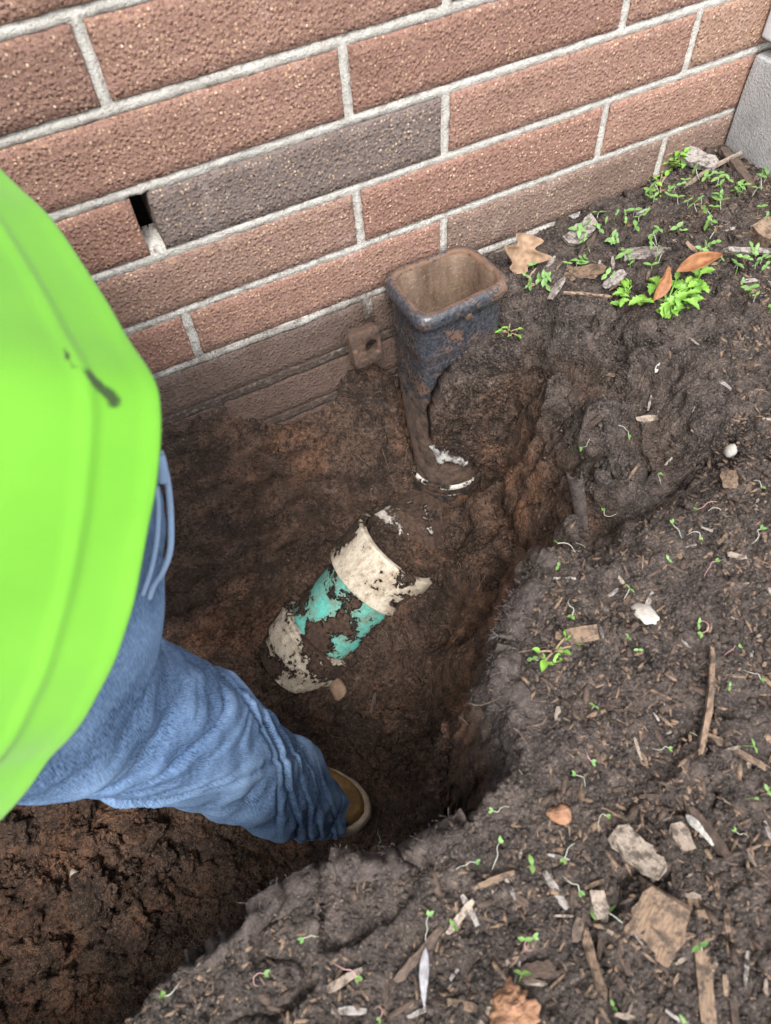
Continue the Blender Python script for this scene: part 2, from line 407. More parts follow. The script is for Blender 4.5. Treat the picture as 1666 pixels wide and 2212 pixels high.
def ne_mask(x, y):
    return sstep(-.30, -.20, x + .25 * y + .02) * sstep(.19, .13, x) * sstep(-.44, -.36, y)
def mq(P, x, y):
    num = 0; den = 0
    for a, b, z in P:
        w_ = 1 / ((x - a) ** 2 + (y - b) ** 2 + .00016) ** 2; num = num + w_ * z; den = den + w_
    return num / den
bxy = [(a, -.02 - .0 * a) for a in (-.24, -.2)] + [(.17, b) for b in (-.02, -.1, -.2, -.3, -.4)] + [(a, -.43) for a in (-.25, -.2, -.15, -.1, 0, .1)] + [(-.25, b) for b in (-.08, -.16, -.24, -.32)]
_bx, _by = np.array(bxy).T
NE_P = np.concatenate([NE_P, np.stack([_bx, _by, terrain(_bx, _by)[0]], -1)])
CLEFT = [at_z(a, b, z)[:2] for a, b, z in ((1070, 1085, -.23), (1100, 1135, -.21), (1120, 1195, -.21), (1136, 1262, -.22))]
def terrain_full(x, y):
    z, d, deep = terrain(x, y)
    wm = ne_mask(x, y); wx_, wy_ = x + .006 * fbm(x * 30, y * 30, 0, 3, 17), y + .006 * fbm(x * 30, y * 30, 0, 3, 19)
    z = z * (1 - wm) + wm * mq(NE_P, wx_, wy_); deep = np.where(wm > .3, sstep(-.03, -.12, z), deep)
    for a, b in zip(CLEFT[:-1], CLEFT[1:]):
        e = b - a; t = np.clip(((x - a[0]) * e[0] + (y - a[1]) * e[1]) / (e @ e), 0, 1); z = z - .030 * np.exp(-(np.hypot(x - a[0] - t * e[0], y - a[1] - t * e[1]) / .0045) ** 2)
    z = np.where((np.abs(x + .03) < .0550) & (y > -.092), np.minimum(z, -.06), z)
    hx_, hy_ = x + .035, y + .078; hd = np.hypot(hx_, hy_) + 1e-6; sc_ = (-.45 * hx_ - .89 * hy_) / hd
    cap = -.281 + 2.5 * np.maximum(0, hd - .074) + .9 * np.clip(.62 - sc_, 0, 1) ** 1.5
    z = np.where(hd < .13, np.minimum(z, cap + .006 * perlin(x * 80, y * 80, 0, 7)), z)
    leftclod = deep * sstep(-.40, -.62, x + .35 * (y + .45)) * sstep(-.15, -.25, y)
    # clods and crumbs
    wx = x + .006 * perlin(x * 60, y * 60, 0, 41); wy = y + .006 * perlin(x * 60, y * 60, 0, 42)
    f, i1, s1 = worley(wx * 24, wy * 24, 1); c1 = np.clip(1 - (f / .78) ** 1.4, 0, 1) * i1
    f, i2, s2 = worley(wx * 62, wy * 62, 2); c2 = np.clip(1.15 - (f / .74) ** 1.5, 0, .9) * i2 ** 1.5 * 1.4
    f, i3, s3 = worley(wx * 150, wy * 150, 3); c3 = np.clip(1.15 - (f / .74) ** 1.5, 0, .9) * i3
    patch = sstep(-.25, .35, fbm(x * 11, y * 11, 0, 3, 77))            # crumbly against trodden patches
    smooth = .35 + .65 * patch
    z = z + leftclod * (.010 * c1 + .008 * c2 + .012 * fbm(x * 22, y * 22, 0, 3, 23)) + (.0040 * (1 - deep) * c1 + (.0052 * (1 - .35 * deep)) * c2 + .0032 * c3) * smooth
    z = z + .003 * fbm(x * 40, y * 40, 0, 4, 60) + .0016 * fbm(x * 170, y * 170, 0, 3, 66)
    cr = np.abs(fbm(x * 7, y * 7, 3, 3, 90)); z = z - .010 * sstep(.045, .0, cr) * sstep(.1, .4, perlin(x * 5, y * 5, 0, 91) + .25) * (1 - .5 * deep)
    return z, d, deep, np.clip(.5 + .42 * (i2 - .5) * (c2 > .25) + .34 * (i3 - .5) + .22 * fbm(x * 25, y * 25, 0, 3, 88), 0, 1)

STEP = .00175
xs = np.concatenate([[-30, -12, -5, -2.5, -1.8, -1.4], np.linspace(-1.2, -.93, 40), np.arange(-.925, .47, STEP), np.linspace(.475, .8, 50), [1, 1.4, 2.5, 5, 12, 30]])
ys = np.concatenate([[-30, -12, -5, -2.5, -1.6, -1.2], np.linspace(-1.0, -.80, 50), np.arange(-.795, .006, STEP), [.03]])
GX, GY = np.meshgrid(xs, ys)
GZ, GD, GDEEP, GTONE = terrain_full(GX, GY)
outer = np.maximum(np.abs(GX) > 1.3, GY < -1.1)
GZ = np.where(outer, 0.0, GZ)
# push the steep faces about sideways too, so that they are rough in depth
gy_, gx_ = np.gradient(GZ, ys, xs)
nl = np.sqrt(1 + gx_ ** 2 + gy_ ** 2); amp = np.where(outer, 0, .006 * np.clip(nl - 1.1, 0, 1))
dn = fbm(GX * 45, GY * 45, GZ * 45, 4, 14) * amp + fbm(GX * 18, GY * 18, GZ * 55, 3, 15) * amp * 1.1
PX, PY, PZ = GX - gx_ / nl * dn, GY - gy_ / nl * dn, GZ + dn / nl
PY = np.where(GY > .004, GY, np.minimum(PY, .004))
clayv = sstep(-.035, -.10, GZ + .03 * fbm(GX * 14, GY * 14, GZ * 14, 3, 18)) * np.where(GX < 0, 1, 1)
OCH = 0 * GX
for a, b, z, r_, k_ in ((1040, 1380, -.30, .055, 1), (1040, 1560, -.31, .06, 1), (1060, 1680, -.30, .05, 1), (1000, 1050, -.27, .03, .6), (1090, 1010, -.17, .035, .7), (1120, 1110, -.17, .03, .9), (150, 1780, -.42, .11, .7), (830, 1600, -.43, .05, .6), (560, 1060, -.2, .06, .2)):
    q = at_z(a, b, z); OCH = np.maximum(OCH, k_ * np.exp(-((GX - q[0]) ** 2 + (GY - q[1]) ** 2) / r_ ** 2))
me = new_mesh('ground', np.stack([PX, PY, PZ], -1).reshape(-1, 3), grid_faces(len(ys), len(xs)), [SOIL], attr={'clay': clayv.ravel(), 'tone': GTONE.ravel(), 'ochre': OCH.ravel()})
tag(link('ground', me), kind='structure')

def hz(x, y):
    """height of the built ground"""
    i = np.clip(np.searchsorted(xs, x) - 1, 0, len(xs) - 2); j = np.clip(np.searchsorted(ys, y) - 1, 0, len(ys) - 2)
    u = (x - xs[i]) / (xs[i + 1] - xs[i]); v = (y - ys[j]) / (ys[j + 1] - ys[j])
    return (GZ[j, i] * (1 - u) + GZ[j, i + 1] * u) * (1 - v) + (GZ[j + 1, i] * (1 - u) + GZ[j + 1, i + 1] * u) * v
TT = np.linspace(.35, 1.5, 700)
def on_ground(px, py):
    P = CAM + ray(px, py)[None] * TT[:, None]
    h = hz(P[:, 0], P[:, 1]); b = np.nonzero(P[:, 2] < h)[0]
    k = b[0] if len(b) else len(TT) - 1
    p = P[k].copy(); p[2] = h[k]; return p
def gnormal(x, y, e=.008):
    v = Vector((hz(x - e, y) - hz(x + e, y), hz(x, y - e) - hz(x, y + e), 2 * e)); return v.normalized()

# ------------------------------------------------------------------ brick wall
BRICK, MORTAR = mat_brick(), mat_mortar()
L = 4.5 * C; J = .0098
wall = empty('brick_wall', (0, 0, 0), 'reddish brown brick wall with pale mortar rising behind the pit', 'wall')
XL, XR, K0, K1 = -1.9, .46, -6, 8
RED, RED2, ORG, GRY, BRN, DRK = (.300, .178, .136), (.285, .164, .125), (.318, .200, .145), (.190, .150, .134), (.290, .186, .145), (.238, .142, .110)
BC = {(-1, 0): BRN, (-1, -1): BRN, (0, -1): RED, (0, 0): RED, (0, -2): DRK, (1, -1): RED2, (1, 0): RED, (1, 1): (.19, .14, .11), (2, -1): GRY, (2, -2): RED2, (2, 0): RED, (2, 1): ORG,
      (3, -1): RED2, (3, 0): (.36, .215, .163), (3, 1): BRN, (4, -1): RED, (4, -2): RED2, (4, 0): (.24, .168, .135), (4, 1): (.24, .165, .132)}
def brick_mesh(seed, lx, name='brick'):
    r = np.random.default_rng(seed); nx, nz = 40, 9
    hx, hz_ = lx / 2, (C - J) / 2
    ea, eb = .0014 / (lx / 2), .0014 / ((C - J) / 2)
    u = np.r_[-1, np.linspace(-1 + ea, 1 - ea, nx - 2), 1]; v = np.r_[-1, np.linspace(-1 + eb, 1 - eb, nz - 2), 1]; U, Wv = np.meshgrid(u, v)
    X = U * hx; Z = Wv * hz_
    o = r.uniform(0, 99)
    eX = .0010 * fbm(Z * 70 + o, X * 0, 0, 3, 3); eZ = .0011 * fbm(X * 60 + o, Z * 0, 5, 3, 4)
    X = X + eX * (np.abs(U) > .98) * 1; Z = Z + eZ * (np.abs(Wv) > .98)
    edge = np.minimum(hx - np.abs(U * hx), hz_ - np.abs(Wv * hz_))
    Yf = np.where(edge < .0004, .0016, 0) + .0007 * fbm(X * 45 + o, Z * 45, 2, 3, 6)
    front = np.stack([X, Yf, Z], -1).reshape(-1, 3)
    # sides reach 60 mm back
    idx = np.arange(nx * nz).reshape(nz, nx)
    loop = np.concatenate([idx[0], idx[1:, -1], idx[-1, -2::-1], idx[-2:0:-1, 0]])
    back = front[loop].copy(); back[:, 1] = .06
    V = np.concatenate([front, back]); n0 = nx * nz; n = len(loop)
    F = [tuple(f) for f in grid_faces(nz, nx)] + [(loop[(i + 1) % n], loop[i], n0 + i, n0 + (i + 1) % n) for i in range(n)]
    return new_mesh(name, V, F, [BRICK])
full = [brick_mesh(s, L - J) for s in range(6)]
rb = random.Random(3)
for k in range(K0, K1):
    off = 0 if k % 2 == 0 else 2 / 3
    zc = (4.5 - k) * C
    n = math.floor(XL / L - off)
    while (n + off) * L < XR:
        x0, x1 = (n + off) * L + J / 2, (n + 1 + off) * L - J / 2
        idx = n + (0 if k % 2 == 0 else 0) 
        key = (k, n if k % 2 == 0 else n)
        if key == (2, -2): x1 -= .0055                      # the open joint
        if x1 > XR: x1 = XR
        if x0 < XL: x0 = XL
        if x1 - x0 > .02:
            meb = full[rb.randrange(6)] if x1 - x0 > L - J - 1e-4 else brick_mesh(1050 + k * 20 + n, x1 - x0)
            o = link('brick', meb, wall, ((x0 + x1) / 2, rb.uniform(-.0006, .0006), zc + rb.uniform(-.0006, .0006)), (0, rb.uniform(-.002, .002), 0))
            c = BC.get(key) or rb.choice([RED, RED2, BRN, ORG, GRY])
            if k >= 5: c = GRY if k == 5 else BRN
            f = rb.uniform(.93, 1.07); o.color = (c[0] * f, c[1] * f, c[2] * f, 1)
        n += 1
# mortar bed: one sheet a little behind the brick faces, tooled and grainy; the open head joint is a real slot
mx = np.arange(XL, XR + .001, .0030); mz = np.arange((5 - K1) * C, (5 - K0) * C, .0022)
mx = np.concatenate([mx[mx < -.62], np.arange(-.62, .46, .0016)])
MX, MZ = np.meshgrid(mx, mz)
my = .0026 + .0011 * fbm(MX * 90, MZ * 90, 0, 4, 3) + .0012 * perlin(MX * 18, MZ * 18, 0, 13)
kk = np.floor(5 - MZ / C); fz = np.abs((5 - MZ / C) - np.round(5 - MZ / C)) * C
offv = np.where(kk % 2 == 0, 0, 2 / 3); fxv = np.abs((MX / L - offv) - np.round(MX / L - offv)) * L
edge = np.clip(np.minimum(np.abs(fz), fxv) / (J / 2), 0, 1)
near = np.minimum(fz, fxv)
my = my - .0017 * np.cos(np.clip(near / (J / 2), 0, 1) * math.pi / 2)           # slightly proud in the middle
my = np.where((near > J / 2 + .002), .012, my)
sl = (np.abs(MX + L + .0028) < J / 2 + .0050) & (MZ < 3 * C - J / 2) & (MZ > 2 * C + J * .6 + .004 * perlin(MX * 200, MZ * 0, 0, 2))
depth = sstep(2 * C + .95 * J, 2 * C + 1.2 * J, MZ + .003 * perlin(MX * 300, MZ * 300, 0, 8))
my = np.where(sl, .004 + .030 * depth, my)
my = np.where(MZ < .03, my + (-.0012 + .0016 * fbm(MX * 30, MZ * 60, 0, 3, 44) - my) * sstep(.012, -.02, MZ + .02 * fbm(MX * 12, MZ * 12, 0, 2, 45)) * (near < J / 2 + .002), my)
mfc = grid_faces(len(mz), len(mx)); mfc = mfc[~(sl & (depth > .9)).ravel()[mfc].all(1)]            # the slot is open to the cavity
tag(link('mortar', new_mesh('mortar', np.stack([MX, my, MZ], -1).reshape(-1, 3), mfc, [MORTAR], attr={'edge': edge.ravel()}), wall))
# plain backing of the wall
def box(x0, x1, y0, y1, z0, z1):
    V = [(x, y, z) for x in (x0, x1) for y in (y0, y1) for z in (z0, z1)]
    return V, [(0, 1, 3, 2), (4, 6, 7, 5), (0, 4, 5, 1), (2, 3, 7, 6), (0, 2, 6, 4), (1, 5, 7, 3)]
V, F = box(XL, XR + 2, .180, .35, -.6, (5 - K0) * C + 1.2)
link('wall_core', new_mesh('wall_core', V, F, [plain('block_core', (.03, .025, .02), (.05, .04, .03))], smooth=False), wall)

# ------------------------------------------------------------------ concrete step and white trim at the corner
def bevel_box(name, dims, bev, mat, parent=None, loc=(0, 0, 0), rot=(0, 0, 0), segs=2, sub=0, namp=0, nsc=60):
    import bmesh
    bm = bmesh.new(); bmesh.ops.create_cube(bm, size=1); bmesh.ops.scale(bm, vec=dims, verts=bm.verts)
    bmesh.ops.bevel(bm, geom=bm.edges[:], offset=bev, segments=segs, affect='EDGES', profile=.6)
    if sub: bmesh.ops.subdivide_edges(bm, edges=bm.edges[:], cuts=sub, use_grid_fill=True)
    if namp:
        P = np.array([v.co[:] for v in bm.verts]); bm.normal_update()
        d = fbm(P[:, 0] * nsc + loc[0] * 9, P[:, 1] * nsc, P[:, 2] * nsc, 3, 7) * namp
        for v, a in zip(bm.verts, d): v.co += v.normal * a
    me = bpy.data.meshes.new(name); bm.to_mesh(me); bm.free(); me.materials.append(mat)
    me.polygons.foreach_set('use_smooth', np.ones(len(me.polygons), bool))
    return link(name, me, parent, loc, rot)
def mat_concrete():
    m = Mat('concrete', .9, .2)
    c = m.mix(m.ramp(m.noise(35, 5), .3, .7), (.30, .295, .29), (.42, .415, .41))
    c = m.mix(m.ramp(m.noise(420, 2), .6, .68, 0, .55), c, (.14, .14, .14)); c = m.mix(m.ramp(m.noise(300, 2), .66, .72, 0, .6), c, (.62, .61, .58))
    c = m.mix(m.ramp(m.math('ADD', m.sep(2), m.math('MULTIPLY', m.noise(50, 4), .02)), .045, .02, 0, .6), c, (.10, .08, .065))
    m.color(c); m.bump(m.noise(380, 5), .0018, .9); return m.m
st = empty('concrete_step', (.405, 0, 0), 'grey concrete step standing against the far end of the brick wall', 'step')
CX = .402
bevel_box('step_block', (.50, .60, .26), .006, mat_concrete(), st, (CX + .25 - .405, -.303, .005), sub=6, namp=.0014)
bevel_box('ledge_strip', (.40, .050, .010), .002, plain('dirty_wood', (.07, .05, .035), (.14, .10, .07)), st, (CX + .226 - .405, -.026, .1425), sub=1, namp=.001)
tr = empty('door_trim', (.412, 0, .15), 'white painted trim board standing on the grey step', 'trim board')
WHT = plain('white_paint', (.68, .70, .74), (.78, .79, .82), 30, .5, .0004)
o = bevel_box('board', (.36, .030, .9), .003, WHT, tr, (.170, -.018, .452)); 
for zz in (.047, .062): bevel_box('dark_line', (.36, .004, .004), .001, plain('trim_dark_grey', (.08, .07, .07), (.12, .11, .11)), tr, (.170, -.0345, zz))  # two thin dark strips running across the white board

# ------------------------------------------------------------------ cast iron boot
IRON, INS = mat_iron(), mat_inside()
boot = empty('downspout_boot', (-.03, -.055, -.27), 'open mouthed black rusty cast iron drain boot against the brick wall', 'drain boot')
BQ = np.array([(-.086, -.1025), (.0375, -.0935), (.0275, -.0045), (-.0865, -.0045)])      # front left, front right, back right, back left
NB = 96
def rquad(z, off=0.0, r=.22, circ=0.0, cc=(-.035, -.078), cr=.048, dz=0):
    th = np.linspace(0, 2 * np.pi, NB, endpoint=False) + .01
    # rounded square in [-1,1]^2 through a superellipse with flat sides
    pw = 2 / max(.06, r * 1.5)
    cx, sx = np.cos(th), np.sin(th)
    rad = (np.abs(cx) ** pw + np.abs(sx) ** pw) ** (-1 / pw); u, v = cx * rad, sx * rad
    N = np.stack([(1 - u) * (1 - v), (1 + u) * (1 - v), (1 + u) * (1 + v), (1 - u) * (1 + v)], -1) / 4
    P = N @ BQ; ctr = BQ.mean(0); hw = np.array([.060, .0475])
    P = ctr + (P - ctr) * (1 + off / hw)
    Q = np.array(cc) + cr * np.stack([u, v], -1) / np.hypot(u, v)[:, None]
    P = P * (1 - circ) + Q * circ
    return np.concatenate([P, np.full((NB, 1), z) + dz * (P[:, :1] - ctr[0])], 1)
outer_r = [rquad(.0265, -.0105), rquad(.0295, -.0098), rquad(.0306, -.0078), rquad(.0309, -.0045), rquad(.0292, -.0015), rquad(.0255, .0008), rquad(.0195, .0012), rquad(.0135, .0004),
           rquad(.0105, -.0022), rquad(.008, -.0042), rquad(-.005, -.0048), rquad(-.020, -.005), rquad(-.034, -.0046), rquad(-.039, -.0050), rquad(-.044, -.0068),
           rquad(-.055, -.0070), rquad(-.08, -.0070), rquad(-.11, -.0070, circ=.06), rquad(-.14, -.0066, circ=.17), rquad(-.17, -.0058, circ=.34), rquad(-.20, -.004, circ=.60),
           rquad(-.225, 0, circ=.92), rquad(-.245, 0, circ=1), rquad(-.30, 0, circ=1)]
rr = []
for a, b in zip(outer_r[:-1], outer_r[1:]):
    m_ = 3 if np.abs(a - b).max() > .008 else 1
    for q in range(m_): rr.append(a + (b - a) * q / m_)
rr.append(outer_r[-1])
V, F = loft(rr)
nrm = V - np.concatenate([np.tile(np.append(r.mean(0)[:2], r.mean(0)[2]), (NB, 1)) for r in rr]); nrm[:, 2] = 0; nrm /= np.linalg.norm(nrm, axis=1)[:, None] + 1e-9
V = V + nrm * (.0009 * fbm(V[:, 0] * 60, V[:, 1] * 60, V[:, 2] * 60, 3, 2))[:, None]
_ri = np.arange(len(V)) // NB
wear = np.where(_ri <= 1, 1.0, np.where(_ri == 2, .75, np.where(_ri == 3, .35, 0))) + .35 * sstep(.004, .0005, np.abs(V[:, 2] + .041))
link('body', new_mesh('body', V - np.array([-.03, -.055, -.27]), F, [IRON], attr={'wear': wear}), boot)
inn = [rquad(.0266, -.0104), rquad(.018, -.0115), rquad(-.02, -.0122), rquad(-.06, -.0175, circ=.01), rquad(-.11, -.019, circ=.10, cr=.038), rquad(-.15, -.020, circ=.30, cr=.038), rquad(-.20, -.018, circ=.70, cr=.038), rquad(-.245, 0, circ=1, cr=.038), rquad(-.29, 0, circ=1, cr=.038)]
V, F = loft(inn, False, True)
link('lining', new_mesh('lining', V - np.array([-.03, -.055, -.27]), [f[::-1] for f in F], [INS]), boot)
def lug():
    n = 40; th = np.linspace(0, 2 * np.pi, n, endpoint=False)
    pw = 9; rad = (np.abs(np.cos(th)) ** pw + np.abs(np.sin(th)) ** pw) ** (-1 / pw)
    o_ = np.stack([np.cos(th) * rad * .0200, np.sin(th) * rad * .0235], -1)
    i_ = np.stack([np.cos(th) * .0085 + .006, np.sin(th) * .0085 - .001], -1)
    def ring(P, y): return np.stack([P[:, 0], np.full(n, y), P[:, 1]], -1)
    rings = [ring(i_, .006), ring(i_, -.004), ring(i_ * 1.08 - [.0005, 0], -.0052), ring(o_ * .93, -.0055), ring(o_ * .985, -.004), ring(o_, -.001), ring(o_, .007)]
    V, F = loft(rings); V[:, 1] += .0012 * fbm(V[:, 0] * 90, V[:, 2] * 90, 0, 3, 5)
    return V, F
V, F = lug()
lp = at_y(790, 748, -.030)
def mat_rust():
    m = Mat('flaky_rust', .9, .25)
    c = m.mix(m.ramp(m.noise(60, 5, .7), .35, .65), (.040, .030, .026), (.105, .066, .047)); c = m.mix(m.ramp(m.noise(170, 4), .56, .68, 0, .7), c, (.20, .10, .05))
    m.color(c); m.bump(m.noise(150, 5, .65), .003, .9); return m.m
RUST = mat_rust()
link('mounting_lug', new_mesh('mounting_lug', V, F, [RUST]), boot, lp - np.array([-.03, -.055, -.27]), (-.25, .05, .10))
# wet soil slumped over the front of the boot, overhanging its outlet
nu, nv = 90, 110
lft = spline(np.array([(1085, 722, -.098), (1034, 758, -.1045), (984, 800, -.109), (952, 846, -.115), (936, 905, -.123), (934, 958, -.131)]), nv)
rgt = spline(np.array([(1150, 745, -.115), (1130, 800, -.120), (1115, 860, -.126), (1105, 920, -.133), (1095, 970, -.140), (1085, 1025, -.148)]), nv)
SL = np.zeros((nv, nu, 3)); uu = np.linspace(0, 1, nu)
for i in range(nv):
    jag = .10 * fbm(np.array([i / nv * 7.]), 0, 0, 4, 51)[0]
    for k_, u_ in enumerate(uu):
        q = lft[i] * (1 - u_) + rgt[i] * u_; q[0] += 60 * jag * (1 - u_) ** 2; q[1] += 14 * perlin(u_ * 6, 0, 0, 52) * (i / nv) ** 3
        t_ = min(1, (u_ + .02) * 7) ; b_ = min(1, (nv - 1 - i) / 9.) ; tt_ = min(1, i / 12.)
        SL[i, k_] = at_y(q[0], q[1], q[2] - .011 * math.sqrt(t_) * math.sqrt(max(b_, .02)) * math.sqrt(max(tt_, .02)) + .006)
gy2 = fbm(SL[..., 0] * 34, SL[..., 1] * 34, SL[..., 2] * 34, 4, 53, .6) * .0085 + fbm(SL[..., 0] * 110, SL[..., 1] * 110, SL[..., 2] * 110, 3, 54) * .0022
wf, wi, ws = worley((SL[..., 0] * 85 + SL[..., 1] * 20).ravel(), (SL[..., 2] * 85).ravel(), 6); gy2 = gy2 + (np.clip(1.1 - (wf / .74) ** 1.5, 0, .9) * wi * .0062).reshape(gy2.shape)
SL = SL + gy2[..., None] * np.array([-.15, -.75, .5])
sb = SL + np.array([.004, .022, -.004])                                 # back of the slump, inside the soil and against the iron
V = np.concatenate([SL.reshape(-1, 3), sb.reshape(-1, 3)]); F0 = grid_faces(nv, nu); n0 = nv * nu
ix = np.arange(n0).reshape(nv, nu); lp_ = np.concatenate([ix[0], ix[1:, -1], ix[-1, -2::-1], ix[-2:0:-1, 0]]); ln = np.roll(lp_, -1)
F = np.concatenate([F0[:, ::-1], F0 + n0, np.stack([lp_, ln, ln + n0, lp_ + n0], -1)])
tone_ = np.clip(.5 + .4 * np.tile(gy2.ravel() / .006, 2), 0, 1)
tag(link('soil_slump', new_mesh('soil_slump', V, F, [SOIL], attr={'clay': sstep(-.01, -.14, V[:, 2]) * .8, 'tone': tone_})), kind='structure')
# little bolt head under the lip
bp = at_y(1010, 681, -.0955)
V, F = tube([(0, .004, 0), (0, -.0015, 0), (0, -.004, 0), (0, -.0048, 0)], [.0052, .0052, .0045, .0025], 8)
link('bolt_head', new_mesh('bolt_head', V, F, [RUST], smooth=False), boot, bp - np.array([-.03, -.055, -.27]), (0, 0, .1))

# ------------------------------------------------------------------ buried drain pipe
ax = (PA - PB); AL = np.linalg.norm(ax); ax /= AL
side = np.cross(ax, (0, 0, 1)); side /= np.linalg.norm(side); upv = np.cross(side, ax)
pipe = empty('drain_pipe', tuple(PB), 'mud caked plastic drain line with white couplings and a teal length in the pit', 'pipe')
def sleeve(name, s0, s1, r, mat, lip=.003, bury0=.0, n=72, hollow=False, taper=0.0, tilt0=0.0):
    m_ = max(4, int((s1 - s0) / .003)); ss = np.linspace(s0, s1, m_)
    th = np.linspace(0, 2 * np.pi, n, endpoint=False)
    prof = [(s0, r * .86), (s0, r - lip * .6), (s0 + .0012, r)] + [(s, r + taper * (s - s0)) for s in ss[1:-1]] + [(s1 - .0012, r + taper * (s1 - s0)), (s1, r - lip * .6), (s1, r * .86)]
    rings = [ax * s + q * (np.cos(th)[:, None] * side + np.sin(th)[:, None] * upv) for s, q in prof]
    V, F = loft(rings)
    W = V + PB
    gh = hz(W[:, 0], W[:, 1])
    bury = np.clip((gh - W[:, 2] + .006) / .022, 0, 1) * .38 + bury0
    return link(name, new_mesh(name, V, F, [mat], attr={'bury': bury}), pipe)
WP = mat_pvc('white_pvc', (.50, .42, .30), (.70, .64, .54), .545)
TP = mat_pvc('teal_pvc', (.085, .47, .40), (.14, .56, .48), .565)
sleeve('pipe_length', -.05, AL, .0575, TP, bury0=.03)
sleeve('upper_coupling', AL - .036, AL + .034, .0700, WP, bury0=-.03)
sleeve('lower_coupling', -.030, .020, .0690, WP, bury0=.05)
sleeve('coupling_rib', .006, .0125, .0712, WP, bury0=.04)
sleeve('spigot_end', -.066, -.030, .0620, WP, bury0=.05)
# elbow below the boot, and the hub that takes the boot's spigot
hub_c = np.array([-.035, -.078, -.268])
e0, e1 = hub_c + [0, 0, -.02], PA + ax * .034
EP = spline([hub_c, e0 + [0, 0, -.02], hub_c + np.array([-.018, -.016, -.070]), e1 * .6 + (hub_c + np.array([-.03, -.02, -.08])) * .4, e1], 40)
V, F = tube(EP, .0575, 40)
gh = hz(V[:, 0], V[:, 1]); WP2 = mat_pvc('white_pvc_elbow', (.60, .56, .48), (.72, .70, .66), .60)
link('elbow', new_mesh('elbow', V - PB, F, [WP2], attr={'bury': np.clip((gh - V[:, 2] + .02) / .035, 0, 1) * .4 + .07}), pipe)
th = np.linspace(0, 2 * np.pi, 64, endpoint=False); cs = np.stack([np.cos(th), np.sin(th), 0 * th], -1)
RB = Mat('black_rubber', .45, .4); RB.color(RB.mix(RB.ramp(RB.noise(90, 5, .7), .45, .6), (.02, .018, .017), (.07, .045, .032))); RB.bump(RB.noise(120, 4), .002, .8)
V, F = loft([hub_c + cs * r + [0, 0, z] for r, z in [(.0495, -.02), (.0500, .008), (.0525, .0105), (.0555, .0085), (.0575, .001), (.0575, -.008), (.0600, -.013), (.0605, -.024), (.0590, -.034), (.0585, -.045)]])
V = V + (.0012 * fbm(V[:, 0] * 50, V[:, 1] * 50, V[:, 2] * 50, 3, 4))[:, None]
link('rubber_sleeve', new_mesh('rubber_sleeve', V - PB, F, [RB.m]), pipe)
V, F = loft([hub_c + cs * r + [0, 0, z] for r, z in [(.0500, .009), (.0512, .0135), (.0535, .0140), (.0555, .0115), (.0556, .0080)]])
link('hub_rim', new_mesh('hub_rim', V - PB, F, [WP2], attr={'bury': np.full(len(V), .05)}), pipe)

# ------------------------------------------------------------------ person: shirt, jeans, boot
def mat_shirt():
    m = Mat('neon_shirt', .8, .15)
    u = m.uv(); c = m.mix(m.ramp(m.noise(9, 4), .3, .7), (.098, .285, .021), (.122, .33, .028))
    c = m.mix(m.ramp(m.noise(22, 5, .7), .62, .78, 0, .22), c, (.085, .20, .022))
    sn = m.math('ADD', m.attr('stain'), m.math('MULTIPLY', m.math('SUBTRACT', m.noise(120, 4, .7), .5), .7))
    c = m.mix(m.ramp(sn, .45, .85, 0, .9), c, (.018, .022, .014))
    m.color(c)
    tw = m.n('ShaderNodeTexWave'); tw.inputs['Scale'].default_value = 260; m.t.links.new(m.map(u, rot=(0, 0, .8)), tw.inputs['Vector'])
    m.bump(tw.outputs[1], .0003, .5)
    m.b.inputs['Sheen Weight'].default_value = .15
    return m.m
def mat_denim(name='denim', light=0.0):
    m = Mat(name, .9, .1)
    u = m.uv()
    a = m.noise(1, 3, .6, m.map(u, scale=(120, 1500, 1), rot=(0, 0, .35)), 0); b = m.noise(1, 3, .6, m.map(u, scale=(1500, 150, 1), rot=(0, 0, .35)), 0)
    wv = m.math('ADD', m.math('MULTIPLY', a, .62), m.math('MULTIPLY', b, .38))
    c = m.mix(m.ramp(wv, .40, .61), (.006, .017, .052), (.175, .275, .44))
    fade = m.math('ADD', m.noise(11, 4, .6), m.math('MULTIPLY', m.attr('fade'), .35))
    c = m.mix(m.ramp(fade, .42, .85, 0, .45), c, (.25, .37, .55))
    c = m.mix(m.ramp(m.noise(6, 4), .5, .75, 0, .35), c, (.045, .09, .19))
    if light: c = m.mix(light, c, (.38, .50, .66))
    m.color(c); m.bump(wv, .00015, .5)
    return m.m
SHIRT, DENIM, DEDGE = mat_shirt(), mat_denim(), mat_denim('denim_edge', .45)
per = empty('person', (-.36, -.42, -.46), 'person in a neon green shirt and blue jeans standing in the pit', 'person')
PO = np.array([-.36, -.42, -.46])
def cam_sp(px, py, t): return np.array([(px - 833) / FPX * t, (py - 1106) / FPX * t, t])
hem = [(-60, 300, .405), (60, 418, .385), (195, 590, .352), (290, 735, .325), (343, 855, .312), (352, 960, .308), (330, 1120, .310), (293, 1300, .318), (235, 1450, .328), (165, 1570, .34),
       (85, 1685, .355), (-15, 1790, .375), (-150, 1830, .42), (-300, 1700, .50), (-330, 1350, .55), (-330, 900, .55), (-280, 520, .52), (-180, 310, .45)]
HC = spline(np.array([cam_sp(*h) for h in hem]), 180, True)
for _ in range(80): HC = .5 * HC + .25 * (np.roll(HC, 1, 0) + np.roll(HC, -1, 0))
adir = np.array([-.70, .02, -.36]); adir /= np.linalg.norm(adir)
na = 110; sv = np.concatenate([[-.0], np.linspace(.001, .16, 70), np.linspace(.17, .62, na - 71)])
ctr = HC.mean(0)
NS = 180; idx = np.arange(NS)
rings = []; uvs = []; stain = []
stpts = spline(np.array([(140, 745), (150, 785), (185, 800), (215, 835), (240, 856), (247, 866)]), 30)
